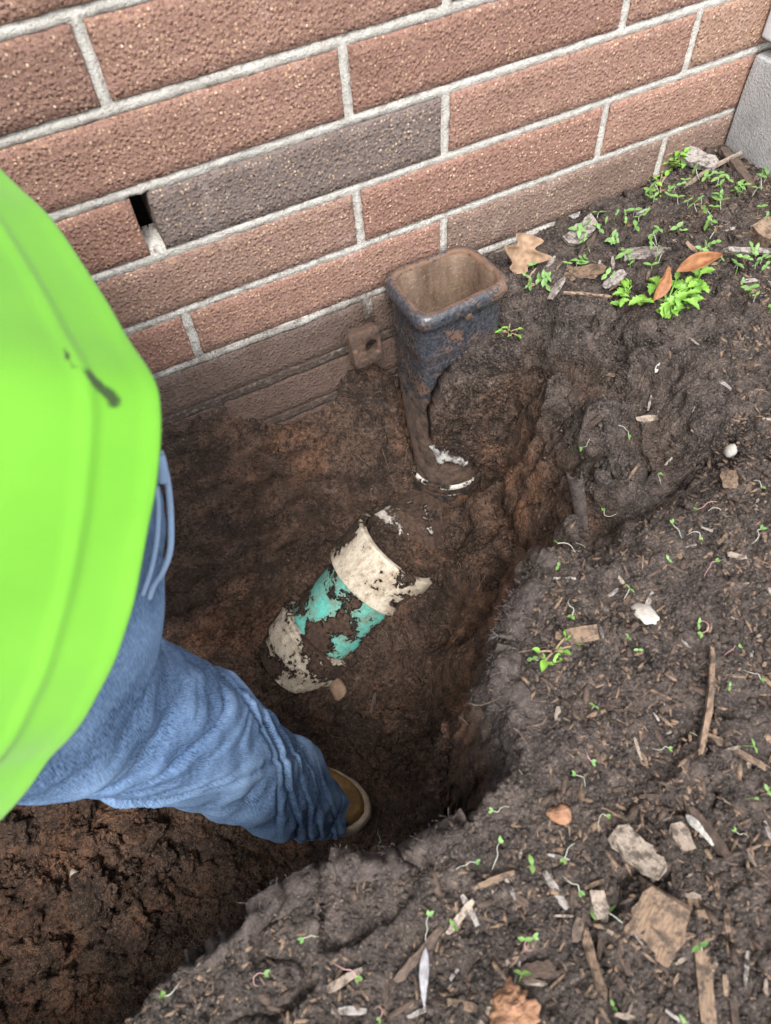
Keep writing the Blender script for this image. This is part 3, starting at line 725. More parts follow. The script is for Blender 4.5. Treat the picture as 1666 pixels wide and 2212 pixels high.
per_len = np.cumsum(np.r_[0, np.linalg.norm(np.diff(HC, axis=0), axis=1)])
for s in sv:
    R_ = ctr + (HC - ctr) * (1 + .10 * math.sin(min(1, s / .3) * 1.5) + .2 * s) + adir * s
    ang = idx / NS * 2 * np.pi
    rip = .0012 * np.sin(ang * 5 + s * 9) * math.exp(-s * 2) + .004 * perlin(np.cos(ang) * 2.2, np.sin(ang) * 2.2, s * 7, 3) + .0022 * perlin(np.cos(ang) * 3.5, np.sin(ang) * 3.5, s * 9, 6)
    seam = .0019 * math.exp(-((s - .030) / .0028) ** 2)  + .0012 * math.exp(-((s - .002) / .004) ** 2)
    nn = R_ - (ctr + adir * s); nn /= np.linalg.norm(nn, axis=1)[:, None]
    R_ = R_ + nn * (rip + seam)[:, None]
    rings.append(R_)
    q = R_[:, :2] / np.maximum(R_[:, 2:], .05) * FPX + [833, 1106]
    dd = np.sqrt(((q[:, None] - stpts[None]) ** 2).sum(-1)); wd = np.linspace(4, 13, 30) ; wd[5:12] = 3.5
    stain.append(np.clip(1.25 - (dd / wd[None]).min(1) * .55, 0, 1.2) * (R_[:, 2] < .42))
    uvs.append(np.stack([per_len, np.full(NS, s)], -1))
# turned-in hem edge
inner = [ctr + (HC - ctr) * .985 + adir * s for s in (.03, .012, .001)]
V, F = loft(inner + rings)
uvs = [uvs[0]] * 3 + uvs; stain = [stain[0] * 0] * 3 + stain
V = CAM + V @ ROT
link('shirt', new_mesh('shirt', V - PO, F, [SHIRT], uv=np.concatenate(uvs), attr={'stain': np.concatenate(stain)}), per)

LEG = [((330, 930), (-520, 1260), .43), ((356, 1060), (-420, 1420), .455), ((346, 1200), (-260, 1590), .49), ((312, 1292), (-60, 1662), .535), ((338, 1372), (100, 1684), .59), ((415, 1412), (255, 1712), .65),
       ((488, 1456), (395, 1738), .715), ((562, 1524), (480, 1772), .78), ((622, 1584), (556, 1798), .835), ((686, 1648), (632, 1806), .885), ((733, 1695), (704, 1806), .925)]
U3 = spline(np.array([cam_sp(*a, t) for a, b, t in LEG]), 260); L3 = spline(np.array([cam_sp(*b, t) for a, b, t in LEG]), 260)
cl = (U3 + L3) / 2; e1_ = (U3 - L3) / 2; rad = np.linalg.norm(e1_, axis=1)
T = np.gradient(cl, axis=0); T /= np.linalg.norm(T, axis=1)[:, None]
e1n = e1_ / rad[:, None]
e2n = np.cross(e1n, T); e2n /= np.linalg.norm(e2n, axis=1)[:, None]      # towards the camera
e2n *= np.sign(-(e2n[:, 2]))[:, None]
NJ = 144; th = np.linspace(0, 2 * np.pi, NJ, endpoint=False)
sl_ = np.cumsum(np.r_[0, np.linalg.norm(np.diff(cl, axis=0), axis=1)])
SS, TH = np.meshgrid(sl_ / sl_[-1], th, indexing='ij')
disp = np.zeros_like(SS)
# creases: (position along leg, tilt, bow, width, depth) ; theta 0 = upper edge, pi/2 = facing the camera, pi = lower edge
rf = np.random.default_rng(5)
CR = [(.40, .10, .03, .010, .005), (.435, .12, .04, .009, .0065), (.465, .10, .05, .010, .006), (.50, .13, .04, .009, .005), (.535, .16, .03, .012, .004), (.36, .07, .02, .010, .005),
      (.66, -.14, .03, .014, .005), (.73, -.17, .02, .012, .006), (.80, -.12, .03, .010, .007), (.845, -.10, .03, .009, .007), (.885, -.12, .02, .008, .008), (.925, -.09, .02, .008, .006), (.60, .22, .0, .014, .004)]
for s0, ti, bow, wd, dp in CR:
    f = SS - (s0 + ti * np.cos(TH) + bow * np.sin(TH) + .006 * np.sin(TH * 5 + s0 * 40))
    am = .45 + .85 * perlin(np.cos(TH) * 1.2 + s0 * 31, np.sin(TH) * 1.2, s0 * 50, 4); wd = wd * rf.uniform(.5, 1.1); dp = dp * rf.uniform(.35, 1.1)
    disp += dp * am * (-1.25 * np.exp(-(f / (.62 * wd)) ** 2) + .75 * np.exp(-((f - 1.9 * wd) / (1.3 * wd)) ** 2))
disp += .006 * perlin(np.cos(TH) * 1.6, np.sin(TH) * 1.6, SS * 14, 8) + .003 * perlin(np.cos(TH) * 3, np.sin(TH) * 3, SS * 30, 9)
kick = np.exp(-((SS - .875) / .05) ** 2) * np.exp(-((np.angle(np.exp(1j * (TH - .15)))) / .35) ** 2); disp += .012 * kick
hemg = -.0013 * np.exp(-((SS - .962) / .004) ** 2) + .0012 * sstep(.962, .975, SS); disp += hemg
flat = .86
P = cl[:, None] + (np.cos(TH)[..., None] * e1n[:, None] * (rad[:, None, None] + disp[..., None]) + np.sin(TH)[..., None] * e2n[:, None] * (rad[:, None, None] * flat + disp[..., None]))
P[-1] = cl[-1] + (P[-1] - cl[-1]) * .985
back = [cl[-1] + (P[-1] - cl[-1]) * .93, cl[-12] + (P[-12] - cl[-12]) * .90, cl[-30] + (P[-30] - cl[-30]) * .88]
V, F = loft([p for p in P] + back)
uvj = np.stack([SS * sl_[-1], TH * rad[:, None]], -1).reshape(-1, 2); uvj = np.concatenate([uvj, np.tile(uvj[-NJ:], (3, 1))])
fade = np.clip(disp / .006, -1, 1).ravel(); fade += (sstep(.975, .985, SS) * .9).ravel(); fade = np.concatenate([fade, np.zeros(3 * NJ)])
V = CAM + V @ ROT
jeans = link('jeans', new_mesh('jeans', V - PO, F, [DENIM], uv=uvj, attr={'fade': fade}), per)
def cam_tube(name, pts, r, mat, parent, flat=1.0, n=8):
    P = spline(np.array([at_t(*p) for p in pts]), 60); V, F = tube(P, r, n, flat)
    uv = np.stack([np.repeat(np.arange(60) * .005, n), np.tile(np.arange(n) * .003, 60)], -1)
    return link(name, new_mesh(name, V - PO, F, [mat], uv=uv, attr={'fade': np.zeros(len(V))}), parent)
cam_tube('pocket_edge', [(346, 975, .395), (362, 1040, .402), (369, 1120, .41), (367, 1190, .415), (350, 1238, .42), (333, 1262, .425), (322, 1292, .43)], .0019, DEDGE, jeans)
cam_tube('pocket_edge', [(338, 1050, .40), (342, 1100, .405), (338, 1170, .41), (326, 1230, .415), (308, 1285, .42)], .0016, DEDGE, jeans)
cam_tube('belt_loop', [(344, 985, .39), (350, 1010, .392), (352, 1040, .396)], .0032, DEDGE, jeans)

# work boot: heel towards the right, toe hidden under the jeans
hp = at_z(804, 1771, -.452); fd = at_z(470, 1650, -.452) - hp; fd[2] = 0; fd /= np.linalg.norm(fd); fs = np.array([-fd[1], fd[0], 0])
wb = link('work_boot', None, per, hp - PO) if False else empty('work_boot', tuple(hp - PO)); wb.parent = per
def outline(n=80, k=1.0):
    t = np.linspace(0, 2 * np.pi, n, endpoint=False)
    s = (1 - np.cos(t)) / 2 * .29
    wd = np.interp(s, [0, .004, .012, .03, .06, .11, .17, .21, .25, .275, .286, .29], [0, .012, .0235, .034, .0395, .038, .045, .050, .047, .034, .018, 0])
    return s, np.sign(np.sin(t)) * wd * k
def bring(z, k, shift=0.0, smax=1.0):
    s, v = outline(); s = .145 + (s - .145) * (1 - (1 - k) * .5); v = v * k
    return (s[:, None] * fd + v[:, None] * fs) + np.array([0, 0, z]) + shift * fd
V, F = loft([bring(-.004, .97), bring(.0, .99), bring(.012, 1.0), bring(.024, 1.0), bring(.0265, .985), bring(.0275, .95), bring(.0275, .6)], True)
SOLE = plain('dusty_sole', (.20, .165, .135), (.36, .315, .27), 60, .8, .001)
link('sole', new_mesh('sole', V, F, [SOLE]), wb)
V, F = loft([bring(.0272, .985), bring(.0295, .99), bring(.0325, .975), bring(.034, .93), bring(.034, .8)])
link('welt', new_mesh('welt', V, F, [plain('welt_leather', (.30, .22, .15), (.46, .37, .28), 120, .75, .001)]), wb)
TAN = Mat('tan_leather', .65, .3); TAN.color(TAN.mix(TAN.ramp(TAN.noise(45, 5, .65), .35, .68), (.13, .075, .032), (.34, .20, .075))); TAN.bump(TAN.noise(220, 4), .0008, .7)
ur = [bring(.033, .89), bring(.045, .87), bring(.06, .82)]
ur.append(bring(.075, .68, .03)); ur.append(bring(.085, .55, .05))
V, F = loft(ur, False, True)
link('upper', new_mesh('upper', V, F, [TAN.m]), wb)

# ------------------------------------------------------------------ loose things on the ground
def place(o, p, yaw=0.0, lift=0.0, tilt=(0, 0), align=True, scale=None):
    n = gnormal(p[0], p[1]) if align else Vector((0, 0, 1))
    q = n.to_track_quat('Z', 'Y') if align else None
    m = (q.to_matrix() if q else Matrix.Identity(3)) @ Matrix.Rotation(yaw, 3, 'Z') @ Matrix.Rotation(tilt[0], 3, 'X') @ Matrix.Rotation(tilt[1], 3, 'Y')
    o.location = Vector(p) + n * lift
    o.rotation_euler = m.to_euler()
    if scale is not None: o.scale = scale if hasattr(scale, '__len__') else (scale,) * 3
def yaw_px(px, py, ang):
    """yaw (in the ground plane) of a line seen at picture angle ang degrees, anticlockwise from picture right"""
    a = at_z(px, py, 0); b = at_z(px + 20 * math.cos(math.radians(ang)), py - 20 * math.sin(math.radians(ang)), 0); d = b - a
    return math.atan2(d[1], d[0])
W_TAN = mat_wood('wood_tan', (.15, .10, .068), (.34, .245, .17)); W_PALE = mat_wood('wood_pale', (.25, .20, .155), (.44, .375, .31))
W_DARK = mat_wood('bark', (.070, .050, .040), (.175, .128, .10)); W_GREY = mat_wood('wood_grey', (.24, .21, .19), (.44, .41, .38))
ORANGE = plain('orange_clod', (.20, .10, .055), (.36, .20, .12), 90, .9, .005)
def chip_mesh(seed, lx, ly, lz, mat, taper=.4, nseg=7, rag=.12):
    r = np.random.default_rng(seed); rings = []
    th = np.array([.25, .75, 1.25, 1.75]) * np.pi
    sq = np.array([(1, 1), (-1, 1), (-1, -1), (1, -1)], float)
    bend = r.normal(0, .05)
    for i in range(nseg):
        u = i / (nseg - 1) * 2 - 1
        k = 1 - taper * abs(u) ** 2.5 * r.uniform(.5, 1.3)
        off = r.normal(0, rag, (4, 2))
        ring = np.stack([np.full(4, u * lx / 2) + r.normal(0, rag * ly * .6, 4) * (abs(u) > .9), (sq[:, 0] * k + off[:, 0]) * ly / 2, (sq[:, 1] * (.6 + .4 * k) + off[:, 1]) * lz / 2 + bend * lx * u * u], -1)
        rings.append(ring)
    V, F = loft(rings, True, True)
    return new_mesh('wood_chip', V, F, [mat], smooth=False)
def clod_mesh(seed, sub=3, rough=.35, mat=None, flat=.75):
    V, F = ico(sub); o = seed * 7.3
    d = 1 + rough * fbm(V[:, 0] * 1.4 + o, V[:, 1] * 1.4, V[:, 2] * 1.4, 4, seed, .68) + .22 * np.abs(fbm(V[:, 0] * 4 + o, V[:, 1] * 4, V[:, 2] * 4, 3, seed + 3, .65))
    V = V * d[:, None] * [1, 1, flat]
    return new_mesh('soil_clod', V, F, [mat or SOIL], attr={'clay': np.ones(len(V)), 'tone': np.full(len(V), .35 + .5 * ((seed * .37) % 1)) + .25 * fbm(V[:, 0] * 300, V[:, 1] * 300, V[:, 2] * 300, 2, 3)})
def thing_at(name, me, px, py, label, cat, ang=0, lift=0.0, tilt=(0, 0), scale=None, group=None, align=True):
    o = link(name, me); p = on_ground(px, py); place(o, p, yaw_px(px, py, ang), lift, tilt, align, scale)
    return tag(o, label, cat, group)

# unique pieces of wood, bark and the like (picture position, picture angle)
mm = .001
UNI = [('wood_chunk', chip_mesh(1, 62 * mm, 26 * mm, 17 * mm, W_PALE, .35, 9), 1375, 1848, 'pale crumbling chunk of wood, largest on the soil at lower right', 'wood', -12, .004),
       ('bark_slab', chip_mesh(2, 80 * mm, 54 * mm, 9 * mm, W_TAN, .25, 9, .05), 1412, 2010, 'broad flat slab of brown bark near the bottom right', 'bark', -55, .001),
       ('wood_block', chip_mesh(3, 26 * mm, 26 * mm, 20 * mm, W_TAN, .1, 5, .06), 1652, 518, 'square cut brown wood block at the right edge below the step', 'wood', 10, .006),
       ('wood_chip', chip_mesh(4, 34 * mm, 17 * mm, 7 * mm, W_TAN, .15, 6, .08), 1257, 1372, 'flat tan wood chip lying right of the frayed fabric edge', 'wood chip', 48, .003),
       ('wood_chip', chip_mesh(5, 28 * mm, 20 * mm, 7 * mm, W_TAN, .2, 6, .1), 1577, 1040, 'stubby wood chip with a dark grey end near the right edge', 'wood chip', 55, .003),
       ('wood_chip', chip_mesh(6, 30 * mm, 19 * mm, 8 * mm, W_PALE, .3, 6, .1), 1468, 1810, 'cream wood chip beside the pale feather', 'wood chip', 20, .003),
       ('wood_chip', chip_mesh(7, 26 * mm, 16 * mm, 7 * mm, W_PALE, .25, 6, .1), 1292, 1955, 'short pale wood chip left of the bark slab', 'wood chip', 70, .003),
       ('dry_stick', chip_mesh(8, 130 * mm, 6 * mm, 5 * mm, W_TAN, .3, 12, .15), 1528, 1525, 'long thin tan stick slanting across the soil at right', 'stick', -52, .004),
       ('dry_stick', chip_mesh(9, 110 * mm, 7 * mm, 5 * mm, W_TAN, .4, 12, .2), 1610, 1640, 'pale forked stick below the long thin stick', 'stick', -40, .004),
       ('dry_stick', chip_mesh(10, 190 * mm, 15 * mm, 12 * mm, W_TAN, .15, 14, .12), 1520, 2120, 'thick half buried brown stick at the bottom right corner', 'stick', 62, .001),
       ('dry_stick', chip_mesh(11, 95 * mm, 6 * mm, 5 * mm, W_GREY, .3, 10, .1), 1625, 549, 'bleached grey twig below the wood block', 'stick', -10, .004),
       ('bark_piece', chip_mesh(12, 60 * mm, 22 * mm, 8 * mm, W_GREY, .3, 8, .12), 1395, 552, 'grey weathered bark strip above the leafy clump', 'bark', 22, .003),
       ('bark_piece', chip_mesh(13, 48 * mm, 20 * mm, 6 * mm, W_GREY, .3, 8, .12), 1250, 508, 'flat grey bark piece close to the wall above the oak leaf', 'bark', 35, .003),
       ('bark_piece', chip_mesh(14, 58 * mm, 20 * mm, 7 * mm, W_GREY, .3, 8, .1), 1500, 352, 'split grey bark plank leaning at the foot of the wall', 'bark', 30, .006),
       ('dry_stick', chip_mesh(15, 85 * mm, 4 * mm, 4 * mm, W_PALE, .3, 10, .1), 1530, 375, 'thin bare twig in front of the split bark by the step', 'stick', -28, .004),
       ('bark_piece', chip_mesh(16, 70 * mm, 12 * mm, 6 * mm, W_DARK, .5, 8, .15), 1590, 370, 'dark bark strip below the corner of the concrete step', 'bark', -45, .004),
       ('wood_chip', chip_mesh(17, 40 * mm, 18 * mm, 4 * mm, W_TAN, .4, 7, .16), 1264, 592, 'ragged tan wood flake left of the leafy clump', 'wood chip', -70, .003),
       ('wood_chip', chip_mesh(18, 28 * mm, 11 * mm, 4 * mm, W_GREY, .4, 6, .1), 1327, 608, 'small grey splinter upright between flake and leafy clump', 'wood chip', 85, .003),
       ('wood_chip', chip_mesh(19, 34 * mm, 12 * mm, 3 * mm, W_GREY, .6, 6, .1), 1205, 627, 'pale grey wood flake right of the iron boot', 'wood chip', 5, .003),
       ('dry_stick', chip_mesh(20, 60 * mm, 3 * mm, 3 * mm, W_TAN, .3, 9, .15), 1268, 640, 'short reddish twig lying below the ragged flake', 'stick', 0, .003),
       ('dry_stick', chip_mesh(21, 52 * mm, 6 * mm, 4 * mm, W_TAN, .4, 9, .15), 1063, 1905, 'curved brown stalk with a yellow tip below the hanging fabric', 'stick', -60, .006),
       ('dry_stick', chip_mesh(22, 72 * mm, 10 * mm, 6 * mm, W_DARK, .3, 9, .15), 905, 2062, 'brown wood strip beside the pale flat stalk', 'stick', -22, .004),
       ('dry_stick', chip_mesh(23, 48 * mm, 8 * mm, 5 * mm, W_PALE, .5, 8, .12), 1000, 1975, 'slim pale splinter above the brown wood strip', 'stick', -62, .004),
       ('dry_stick', chip_mesh(24, 66 * mm, 9 * mm, 6 * mm, W_TAN, .3, 8, .12), 1275, 2085, 'orange tan splinter with a white tip below the pale chip', 'stick', -32, .004),
       ('wood_chip', chip_mesh(25, 40 * mm, 9 * mm, 5 * mm, W_PALE, .5, 7, .12), 748, 2115, 'upright pale splinter on the near rim of the pit', 'wood chip', 82, .004),
       ('wood_chip', chip_mesh(26, 40 * mm, 16 * mm, 5 * mm, W_DARK, .6, 8, .12), 1160, 2095, 'pointed grey brown wood flake left of the orange splinter', 'wood chip', -55, .003),
       ('bark_piece', chip_mesh(27, 62 * mm, 14 * mm, 7 * mm, W_DARK, .5, 8, .12), 1530, 1805, 'pinkish brown bark strip right of the feather', 'bark', -58, .003),
       ('pit_splinter', chip_mesh(28, 42 * mm, 8 * mm, 5 * mm, W_DARK, .5, 7, .2), 808, 1520, 'split wood sliver on the pit floor below the pipe', 'wood chip', 3, .002),
       ('orange_clod', clod_mesh(31, 4, .5, ORANGE, .8), 1105, 2195, 'large crumbly orange clay clod at the bottom edge', 'clod', 0, .004),
       ('orange_clod', clod_mesh(32, 2, .4, ORANGE, .6), 1207, 1762, 'small orange clay bit on the soil left of the pale wood chunk', 'clod', 70, .003),
       ('pale_stone', clod_mesh(33, 3, .25, plain('pale_stone', (.42, .38, .33), (.58, .53, .47), 160, .8), .6), 1392, 1335, 'smooth pale shell shaped stone right of the tan chip', 'stone', -50, .004),
       ('pale_stone', clod_mesh(34, 2, .25, plain('grey_stone', (.26, .24, .22), (.40, .38, .34), 160, .8), .7), 1583, 978, 'round grey stone beside a seedling at right', 'stone', 0, .004),
       ('pale_stone', clod_mesh(35, 2, .3, plain('buff_stone', (.19, .125, .078), (.30, .21, .14), 120, .9), .6), 735, 1490, 'buff stone on the ledge below the pipe', 'stone', 30, .004),
       ('pale_stone', clod_mesh(36, 2, .3, plain('white_stone', (.36, .33, .26), (.55, .50, .40), 120, .9), .6), 181, 1905, 'whitish stone among the clods left in the pit', 'stone', 10, .004),
       ('pale_stone', clod_mesh(37, 2, .3, plain('tan_stone', (.22, .14, .09), (.32, .21, .14), 120, .9), .7), 425, 1445, 'tan stone on the pit floor beside the knee', 'stone', 10, .004)]
SCL = {'orange_clod': None}
SIZES = {(1105, 2195): (.0150, .0125, .010), (1207, 1762): (.006, .009, .005), (1392, 1335): (.014, .0085, .006), (1583, 978): (.007, .0065, .006), (735, 1490): (.016, .013, .011), (181, 1905): (.018, .011, .009), (425, 1445): (.011, .009, .008)}
for n_, me_, px, py, lab, cat, an, lf in UNI:
    for v_ in me_.vertices:
        if (px, py) not in SIZES: v_.co *= .62 if py > 1600 else .72 if py > 900 else 1.0
    thing_at(n_, me_, px, py, lab, cat, an, lf, (random.uniform(-.15, .15), random.uniform(-.1, .1)), SIZES.get((px, py)))

# polygon sampling in the picture for the scatter
def inside(poly, x, y):
    c = False; n = len(poly)
    for i in range(n):
        (x1, y1), (x2, y2) = poly[i], poly[(i + 1) % n]
        if (y1 > y) != (y2 > y) and x < (x2 - x1) * (y - y1) / (y2 - y1) + x1: c = not c
    return c
def sample(poly, n, mind, rs, avoid=()):
    xs_ = [p[0] for p in poly]; ys_ = [p[1] for p in poly]; out = []; tries = 0
    while len(out) < n and tries < n * 60:
        tries += 1
        x, y = rs.uniform(min(xs_), max(xs_)), rs.uniform(min(ys_), max(ys_))
        if inside(poly, x, y) and all((x - a) ** 2 + (y - b) ** 2 > mind ** 2 for a, b in out) and all((x - a) ** 2 + (y - b) ** 2 > r * r for a, b, r in avoid): out.append((x, y))
    return out
NEAR = [(1220, 1150), (1420, 1010), (1690, 960), (1690, 2240), (640, 2240), (780, 2130), (960, 2000), (1060, 1860), (1180, 1760), (1190, 1500), (1130, 1430), (1160, 1290)]
WALLSIDE = [(1235, 500), (1400, 415), (1480, 380), (1560, 345), (1680, 370), (1680, 690), (1560, 640), (1290, 620), (1170, 660), (1120, 600)]
MIDR = [(1150, 720), (1680, 700), (1690, 960), (1420, 1010), (1230, 1080), (1190, 900)]
rs = random.Random(21)
MARKS = [('the bushy green weed', 1440, 655), ('the iron boot', 1010, 680), ('the oak leaf', 1125, 560), ('the concrete step', 1600, 300), ('the wall weeds', 1420, 390), ('the bleached twig', 1625, 549), ('the rolled fabric scrap', 1270, 1075),
         ('the tan chip', 1257, 1372), ('the shell shaped stone', 1392, 1335), ('the long thin stick', 1528, 1525), ('the forked stick', 1610, 1640), ('the pale wood chunk', 1375, 1848), ('the bark slab', 1412, 2010), ('the feather', 1485, 1765),
         ('the orange clod', 1105, 2195), ('the bleached stalk', 920, 2045), ('the pink sprout cluster', 1196, 1408), ('the grey stone', 1583, 978), ('the stubby chip', 1577, 1040), ('the silvery leaf', 1412, 812), ('the heel of the boot', 790, 1770), ('the thick corner stick', 1520, 2120),
         ('the upper white coupling', 830, 1220), ('the lower white coupling', 670, 1390), ('the jeans', 400, 1600), ('the whitish pit stone', 181, 1905), ('the green shirt', 60, 1650), ('the near left rim', 430, 2070), ('the hub of the iron boot', 955, 1040)]
def where(px, py):
    n_, a, b = min(MARKS, key=lambda q: (q[1] - px) ** 2 + (q[2] - py) ** 2)
    dx, dy = px - a, py - b; r = math.hypot(dx, dy)
    side = ('right of' if dx > 0 else 'left of') if abs(dx) > abs(dy) * 2 else ('below' if dy > 0 else 'above') if abs(dy) > abs(dx) * 2 else ('below and ' if dy > 0 else 'above and ') + ('right of' if dx > 0 else 'left of')
    return ('just ' if r < 60 else '' if r < 130 else 'well ') + side + ' ' + n_
cm = [chip_mesh(100 + i, rs.uniform(12, 26) * mm, rs.uniform(3.5, 8) * mm, rs.uniform(2, 4.5) * mm, [W_TAN, W_PALE, W_DARK, W_GREY, W_TAN, W_DARK][i % 6], .45, 6, .15) for i in range(24)]
HUE = {'wood_tan': 'tan', 'wood_pale': 'pale', 'bark': 'dark brown', 'wood_grey': 'grey'}
def strew(poly, n, mind, lab, grp, smin, smax):
    for px, py in sample(poly, n, mind, rs):
        o = link('wood_chip', rs.choice(cm)); p = on_ground(px, py); s = rs.uniform(smin, smax)
        place(o, p, rs.uniform(0, 6.28), rs.uniform(-.0012, .0014), (rs.uniform(-.4, .4), rs.uniform(-.35, .35)), True, (s * rs.uniform(.8, 1.4), s * rs.uniform(.6, 1.1), s))
        l_ = max(o.dimensions) if False else max(abs(v.co.x) for v in o.data.vertices) * 2 * o.scale[0]
        tag(o, ('tiny ' if l_ < .010 else 'small ' if l_ < .017 else 'long ') + HUE[o.data.materials[0].name] + ' ' + lab + ' ' + where(px, py), 'wood chip', grp)
strew(NEAR, 212, 15, 'wood splinter', 'wood chips strewn over the near soil', .30, .80)
strew(WALLSIDE, 55, 18, 'bark splinter', 'bark splinters by the wall', .5, 1.1)
strew(MIDR, 22, 28, 'bark scrap', 'bark scraps on the loose soil', .5, 1.0)

# mulch bits and soil crumbs too many to count
def bits(name, mat, n, poly_fn, size, elong, sub, attr=True, sharp=False):
    V0, F0 = ico(1) if sub == 1 else ico(2)
    P = poly_fn(n); n = len(P)
    ang = RNG.uniform(0, 6.28, (n, 3)); sc = size(n)
    ca, sa = np.cos(ang), np.sin(ang)
    Rz = np.zeros((n, 3, 3)); Rz[:, 0, 0] = ca[:, 0]; Rz[:, 0, 1] = -sa[:, 0]; Rz[:, 1, 0] = sa[:, 0]; Rz[:, 1, 1] = ca[:, 0]; Rz[:, 2, 2] = 1
    tl = RNG.normal(0, .35, (n, 1)); Rx = np.zeros((n, 3, 3)); Rx[:, 1, 1] = np.cos(tl[:, 0]); Rx[:, 1, 2] = -np.sin(tl[:, 0]); Rx[:, 2, 1] = np.sin(tl[:, 0]); Rx[:, 2, 2] = np.cos(tl[:, 0]); Rx[:, 0, 0] = 1
    Q = V0[None] * (1 + RNG.normal(0, .22, (n, len(V0), 1))) * elong(n)[:, None, :] * sc[:, None, None]
    Q = np.einsum('nij,nvj->nvi', Rz @ Rx, Q) + P[:, None, :]
    F = (F0[None] + (np.arange(n) * len(V0))[:, None, None]).reshape(-1, 3)
    cv = np.repeat(sstep(-.035, -.10, P[:, 2]), len(V0))
    return tag(link(name, new_mesh(name, Q.reshape(-1, 3), F, [mat], smooth=not sharp, attr={'clay': cv, 'tone': np.repeat(RNG.beta(1.6, 1.8, n), len(V0))})), kind='stuff')
def on_area(n):
    x = RNG.uniform(-.92, .45, n * 2); y = RNG.uniform(-.79, -.003, n * 2)
    h = hz(x, y); nz = 1 / np.sqrt(1 + ((hz(x + .004, y) - hz(x - .004, y)) / .008) ** 2 + ((hz(x, y + .004) - hz(x, y - .004)) / .008) ** 2)
    ok = (nz > .28) & (perlin(x * 9, y * 9, 0, 5) + RNG.uniform(-.5, .5, n * 2) > -.15)
    P = np.stack([x, y, h], -1)[ok][:n]
    if n > 20000: P[:2600] = SL.reshape(-1, 3)[RNG.integers(0, SL.shape[0] * SL.shape[1], 2600)] + RNG.normal(0, .001, (2600, 3))
    return P
bits('soil_crumbs', SOIL, 58000, on_area, lambda n: .0009 + .0052 * RNG.beta(1.0, 6.5, n), lambda n: RNG.uniform(.7, 1.2, (n, 3)), 1)
def on_top(n):
    P = on_area(n * 3); P = P[(P[:, 2] > -.03)]
    k = fbm(P[:, 0] * 6, P[:, 1] * 6, 0, 2, 71) - .9 * sstep(-.32, -.12, P[:, 1]) * (P[:, 0] < .25) - .5 * sstep(.12, -.0, P[:, 0] + .5 * (P[:, 1] + .3)) * (P[:, 1] > -.35)
    return P[k > -.25][:n]
bits('mulch_bits', W_TAN, 5200, on_top, lambda n: .0011 + .0024 * RNG.beta(1.2, 4, n), lambda n: np.stack([RNG.uniform(1, 4.2, n), RNG.uniform(.5, 1, n), RNG.uniform(.3, .6, n)], -1), 1, sharp=True)
bits('mulch_bits_dark', W_DARK, 3600, on_top, lambda n: .0012 + .003 * RNG.beta(1.2, 4, n), lambda n: np.stack([RNG.uniform(1, 4, n), RNG.uniform(.5, 1.2, n), RNG.uniform(.3, .7, n)], -1), 1, sharp=True)

# clods lying in the pit
cl_m = [clod_mesh(i, 4, .62, flat=.72) for i in range(8)]
PITL = [(-40, 1690), (100, 1690), (330, 1760), (430, 1850), (330, 1990), (150, 2180), (-40, 2200)]
PITM = [(420, 1440), (620, 1500), (850, 1560), (990, 1560), (960, 1700), (820, 1690), (760, 1600), (560, 1500)]
PITU = [(600, 1210), (760, 1090), (880, 1030), (1000, 1180), (960, 1330), (860, 1400), (780, 1480), (600, 1490), (420, 1420), (520, 1320)]
for poly, n, md, s0, s1, lab in ((PITL, 130, 15, .005, .024, 'brown clay clod'), (PITM, 64, 17, .005, .013, 'clay lump'),
                                 (PITU, 96, 14, .003, .008, 'earth lump')):
    for px, py in sample(poly, n, md, rs):
        p = on_ground(px, py); s = s0 + (s1 - s0) * rs.random() ** 2
        o = link('soil_clod', rs.choice(cl_m)); place(o, p, rs.uniform(0, 6.28), s * .32, (rs.uniform(-.4, .4), rs.uniform(-.4, .4)), True, (s * rs.uniform(.8, 1.25), s * rs.uniform(.8, 1.25), s))
        tag(o, ('big ' if s > .02 else 'medium ' if s > .010 else 'small ' if s > .005 else 'tiny ') + lab + ' ' + where(px, py), 'clod', {'PITL': ''}.get('x') or ('clods heaped at the left of the pit' if poly is PITL else 'clay lumps on the pit floor' if poly is PITM else 'earth lumps round the pipe'))

# ------------------------------------------------------------------ plants
GREEN = mat_leaf('seedling_green', (.085, .19, .050), (.165, .29, .095)); GREEN2 = mat_leaf('weed_green', (.095, .235, .030), (.20, .38, .070))
PINK = plain('pink_stem', (.38, .16, .17), (.52, .34, .33), 200, .5, .0002); WSTEM = plain('white_stem', (.34, .36, .29), (.50, .50, .42), 200, .5, .0002)
BROWNST = plain('brown_stem', (.20, .14, .09), (.32, .23, .15), 200, .7, .0003)
def blade(l, wd, cup=.15, droop=.2, lobes=0, n=9, m=5):
    u = np.linspace(0, 1, n)[:, None]; v = np.linspace(-1, 1, m)[None]
    prof = np.sin(np.pi * np.clip(u, .03, 1) ** .8) ** .75
    if lobes: prof = prof * (1 + .28 * np.sin(u * lobes * 2 * np.pi))
    prof[-1] *= .3
    X = u * l + 0 * v; Y = prof * v * wd / 2; Z = cup * np.abs(v) ** 2 * wd * prof - droop * l * u ** 2
    return np.stack([X, Y, Z], -1).reshape(-1, 3), grid_faces(n, m)
def joinm(parts):
    Vs, Fs, ms = [], [], []; o = 0
    for V, F, mi in parts:
        Vs.append(np.asarray(V)); Fs += [tuple(int(i) + o for i in f) for f in F]; ms += [mi] * len(F); o += len(V)
    return np.concatenate(Vs), Fs, ms
def rot(V, yaw=0, pitch=0):
    R1 = np.array(Matrix.Rotation(yaw, 3, 'Z') @ Matrix.Rotation(-pitch, 3, 'Y')); return V @ R1.T
